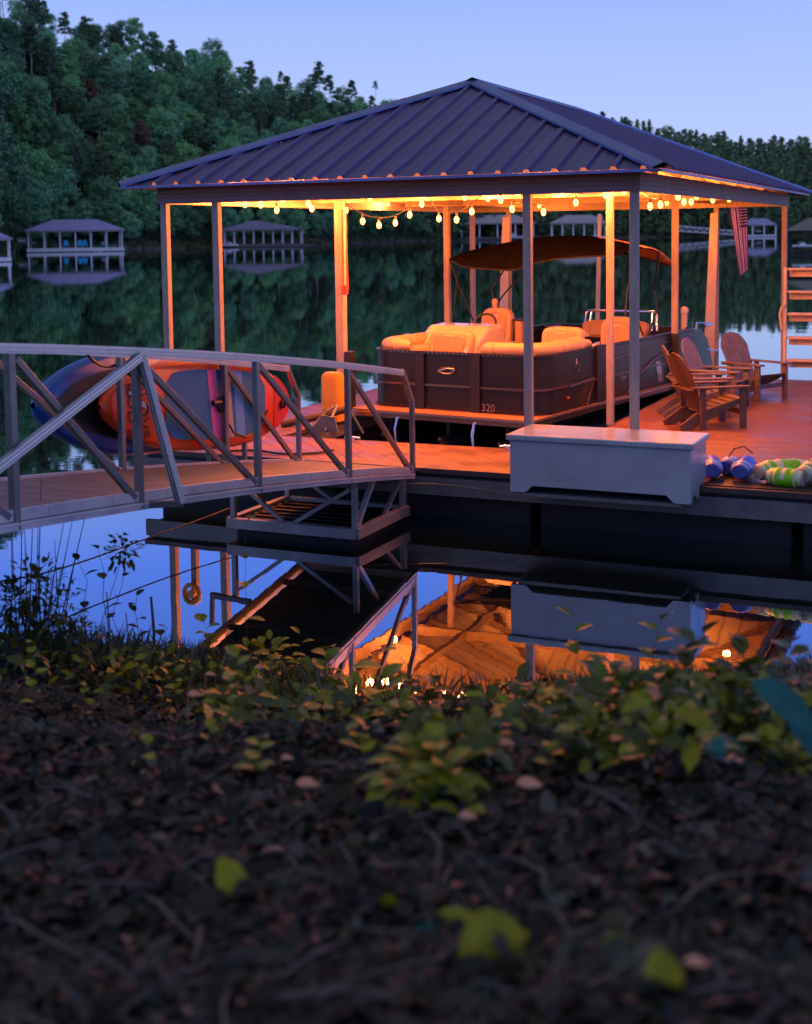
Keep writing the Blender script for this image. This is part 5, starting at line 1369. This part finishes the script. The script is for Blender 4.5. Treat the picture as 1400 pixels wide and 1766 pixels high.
# grass tufts along the edge (stuff)
C=[];U=[];V=[]
for _ in range(5600):
    px=-40+2100*rng.random(); 
    if 560<px<880 and rng.random()<.75: continue
    dx,dy,_h=bearing(px)
    # walk to shore
    d_=7.0
    for q in range(60):
        x_,y_=CX+dx*d_,CY+dy*d_
        if itp(x_,SHORE)-y_<.05: break
        d_+=.1
    d_-=.05+abs(rng.normal())*.55; x_,y_=CX+dx*d_,CY+dy*d_; L=.06+.13*rng.random()
    z_=bank(x_,y_); u=np.array([rng.normal()*.45,rng.normal()*.45,1.0]); u/=np.linalg.norm(u); side=np.cross(u,[dx,dy,0]); side/=np.linalg.norm(side)
    C.append(np.array([x_,y_,z_+L*.8])); U.append(u*L); V.append(side*.006)
o=cards('bank_grass',np.array(C),np.array(U),np.array(V),None,mats=[g_dark,mat('dry_grass',(.075,.065,.05),.8),g_grey],mi=rng.integers(0,3,len(C))); tag(o,'short mixed green and dry grass fringing the near water edge','grass',kind='stuff')
# ground cover mass of leaves
def cover(name,pts,m_,label,size=.035,hgt=.14):
    C=[];U=[];V=[];B=[]
    for px,py,spx,n in pts:
        for _ in range(n):
            p=gp_(px+rng.normal()*spx,py+rng.normal()*spx*.28); C.append((p[0],p[1],p[2]+rng.random()*hgt))
    C=np.array(C); n=len(C); d=rvec(n)*.8+np.array([0,0,1.0]); d/=np.linalg.norm(d,axis=1)[:,None]; u=np.cross(d,rvec(n)); u/=np.linalg.norm(u,axis=1)[:,None]; v=np.cross(d,u); s=size*(.5+rng.random(n))
    o=cards(name,C,u*s[:,None],v*(s*.42)[:,None],None,mats=m_,mi=rng.integers(0,len(m_),n),bend=d*(s*.2)[:,None]); tag(o,label,'ground cover',kind='stuff')
cover('ground_cover',[(380,1160,70,330),(480,1190,70,330),(560,1230,50,160),(430,1240,60,160),(1000,1240,90,300),(1120,1250,80,240),(900,1230,40,90),(1230,1245,70,160),(1340,1290,60,200),(1180,1300,60,100),(700,1240,70,90),(250,1180,60,110),(60,1160,60,90),(1600,1180,90,260),(1800,1190,90,260),(1700,1260,90,160),(760,1340,60,140),(1020,1330,40,50)],[g_green,g_dark,g_olive,g_dark],'low green ground cover in patches along the top of the bank',size=.045,hgt=.2)
PL=[(360,1160,85,'olive leafed plant at the water edge right of the hose reel reflection',9,g_olive,.13,.04),(430,1185,235,'tall thin seedling with one pale leaf against the dark raft reflection',5,g_olive,.13,.035),(520,1190,110,'thin seedling below the raft reflection',6,g_green,.10,.024),
(470,1200,80,'leafy green plant with drooping leaves left of the orange reflection',9,g_green,.15,.036),(560,1215,85,'broad leafed plant just left of the orange reflection',8,g_green,.14,.04),(655,1240,110,'broad green leafed plant in front of the orange reflection left half',6,g_olive,.17,.05),
(745,1240,85,'thin plant in front of the orange reflection centre',7,g_dark,.13,.03),(900,1235,80,'long leafed plant below the white chest reflection',9,g_dark,.16,.03),(985,1230,150,'tall plant with arching leaves over the chest reflection',8,g_green,.15,.03),(1060,1240,110,'green plant with long drooping leaves right of the chest reflection',9,g_dark,.17,.034),
(1130,1215,190,'tall fern like plant against the chest reflection on the right',9,g_green,.11,.024),(1190,1225,150,'dark leaved plant in front of the right orange reflection',8,g_dark,.15,.034),(1275,1225,130,'thin dark plant against the right orange reflection edge',7,g_dark,.13,.03),(1345,1215,120,'small leaved plant near blue water at the right edge',9,g_grey,.09,.028),(1385,1230,110,'twiggy plant at the right picture edge',8,g_dark,.09,.022),
(245,1330,60,'little yellow green seedling in the left middle bank',4,g_yel,.05,.02),(365,1290,40,'olive seedling in the dead leaves left of centre',5,g_olive,.05,.016),(440,1345,70,'olive clump of leaves in the middle left of the bank',8,g_olive,.06,.022),(620,1300,40,'small olive seedling centre left of the bank',6,g_olive,.06,.02),
(760,1400,110,'bright olive leafy plant in the centre of the bank',13,g_olive,.085,.028),(800,1420,60,'olive seedling touching the centre plant',8,g_olive,.07,.026),(940,1330,60,'upright olive seedling right of centre',6,g_olive,.06,.018),(1250,1330,60,'round teal leaf cluster on the right side of the bank',6,g_teal,.06,.03),(1350,1330,50,'olive sprawling plant under the large teal leaf',8,g_olive,.09,.026),
(60,1240,120,'narrow yellow green plant at the far left of the bank',10,g_yel,.06,.024),(160,1240,50,'olive seedling right of the yellow green one at left',6,g_olive,.05,.018),(300,1230,90,'small plant among orange tipped leaves',7,g_olive,.07,.024),(400,1260,110,'plant catching orange light left of centre',9,g_olive,.09,.026)]
for i,(px,py,h_,l,n,m_,L,wd) in enumerate(PL): seedling(px,py,h_,l,n,L,wd,m_,seed=i*7,spread=1.1)
# pinkish dead leaves catching the light
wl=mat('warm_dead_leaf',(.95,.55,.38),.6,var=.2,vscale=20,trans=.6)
for px,py,s_,l in ((380,1092,.028,'raised tan leaf highest of the warm lit leaves'),(455,1104,.026,'tan leaf beside the blueish one above the green plant'),(355,1162,.022,'tan leaf on the green clump left'),(440,1150,.022,'tan leaf right on the green clump'),(325,1196,.022,'tan leaf lowest left on the clump'),(395,1242,.024,'tan leaf pair in the middle left bank'),(485,1306,.014,'small tan leaf centre left'),(512,1350,.024,'long tan leaf lying in the bank'),(690,1210,.02,'tan leaf below the broad green plant'),(780,1310,.014,'tan leaf tip over the centre plant'),(890,1350,.024,'tan leaf right of the centre plant'),(790,1406,.016,'tan leaf under the centre plant'),(855,1280,.02,'pinkish leaf tip beside the grey teal leaf'),(1180,1657,.013,'tiny pale leaf in the lower right')):
    x,y,z=gp_(px,py+ (60 if py<1200 else 14)); D=math.hypot(x-CX,y-CY); p=Vector(air(px,py,D)); m=MB(); p=p+(Vector((CX,CY,CZ))-p).normalized()*.25; leaf(m,p,(1,.25,.15),s_*3.0,s_*.75,.2,face=(-.3,-.6,.8)); m.tube([p,Vector((x,y,z-.01))],.0015,4); tag(m.build('dead_leaf',wl),l,'leaf')
# large single foreground leaves
def big_leaf(px,py,L,wd,dirv,m_,label,dist=None,droop=.3):
    x,y,z=gp_(px,py+25); D=dist or math.hypot(x-CX,y-CY); p=Vector(air(px,py,D)); x,y=(x,y) if not dist else (p.x,p.y+.05); z=bank(x,y); t=thing('broad_leaf',label,'leaf',(x,y,z)); m=MB(); d=Vector(dirv); leaf(m,p-d.normalized()*L*.5,d,L,wd,droop,face=(Vector((CX,CY,CZ))-p).normalized()+Vector((0,0,.35))); build_in(m,'blade',m_,t); s2=MB(); s2.tube([Vector((x,y,z-.01)),p-d.normalized()*L*.5],.002,5); build_in(s2,'stalk',g_dark,t)
big_leaf(1358,1205,.20,.042,(1,.1,-.40),g_teal,'very large teal green leaf with pale veins at the right edge',dist=3.5)
big_leaf(1378,1238,.15,.035,(.6,-.1,-.8),g_teal,'second teal leaf hanging below the very large one',dist=3.6)
big_leaf(1268,1290,.11,.045,(.5,.2,.1),g_teal,'round teal leaf right of the centre bank')
big_leaf(765,1350,.07,.03,(1,.1,.1),g_teal,'small round teal leaf on the centre plant')
big_leaf(805,1272,.10,.026,(.6,.1,-.5),mat('bluish_leaf',(.09,.16,.18),.5,trans=.2),'grey blue leaf above the centre plant with pink tip')
big_leaf(438,1100,.09,.03,(1,.2,.2),mat('bluish_leaf',(.09,.16,.18)),'grey blue leaf above the green clump at left')
big_leaf(410,1535,0.173,0.038,(.55,-.2,-.55),g_yel,'yellow green leaf lying left in the blurred foreground')
big_leaf(800,1585,0.150,0.032,(1,.1,.18),g_yel,'narrow yellow green leaf pointing right in the centre foreground')
big_leaf(850,1640,0.158,0.067,(.3,-.2,-.7),g_yel,'widest yellow green leaf in the centre foreground')
big_leaf(895,1625,0.128,0.035,(-.1,.2,.7),g_yel,'upright yellow green leaf behind the widest one')
big_leaf(1080,1632,0.098,0.029,(1,0,.1),g_olive,'small olive leaf right of the yellow green cluster')
big_leaf(1150,1700,0.128,0.035,(.35,-.2,-.8),g_yel,'curved yellow green leaf at the lower right foreground')
big_leaf(733,1605,0.090,0.032,(.1,.1,.8),g_teal,'teal leaf at the foot of the pale central stick')
big_leaf(672,1548,0.053,0.019,(.1,0,.8),g_olive,'tiny olive leaf left of the pale central stick')

# leafy bushes overlapping the water edge
for px,py,hp,rad,n,m_,L,l in ((375,1150,55,.20,60,g_green,.11,'leafy bush right of the hose reel reflection'),(455,1190,60,.20,60,g_olive,.11,'olive bush below the dark raft reflection'),(530,1205,45,.17,45,g_green,.12,'bush touching the left end of the orange reflection'),
    (690,1245,30,.08,10,g_olive,.15,'sparse broad leaves poking up in front of the orange reflection'),(960,1235,25,.20,55,g_dark,.14,'dark bush below the white chest reflection'),(1090,1245,25,.19,50,g_green,.13,'green bush below the right end of the chest reflection'),
    (1225,1235,15,.12,22,g_dark,.14,'dark bush in front of the right orange reflection'),(1345,1215,30,.13,30,g_grey,.09,'pale small leaved bush near blue water at right'),(1150,1320,20,.16,40,g_olive,.10,'olive bush on the bank right of centre'),(745,1370,40,.13,46,g_olive,.11,'olive bush filling the centre of the bank'),(820,1330,40,.10,26,g_green,.10,'green bush behind the central olive one'),(1370,1330,20,.14,34,g_olive,.12,'olive bush under the teal leaf at right')):
    x,y,z=gp_(px,py); D=math.hypot(x-CX,y-CY); bush('leafy_bush',l,(x,y,z+hp*D/F),rad,n,L,L*.27,m_,base=(x,y,z),flat=.7,stems=6)
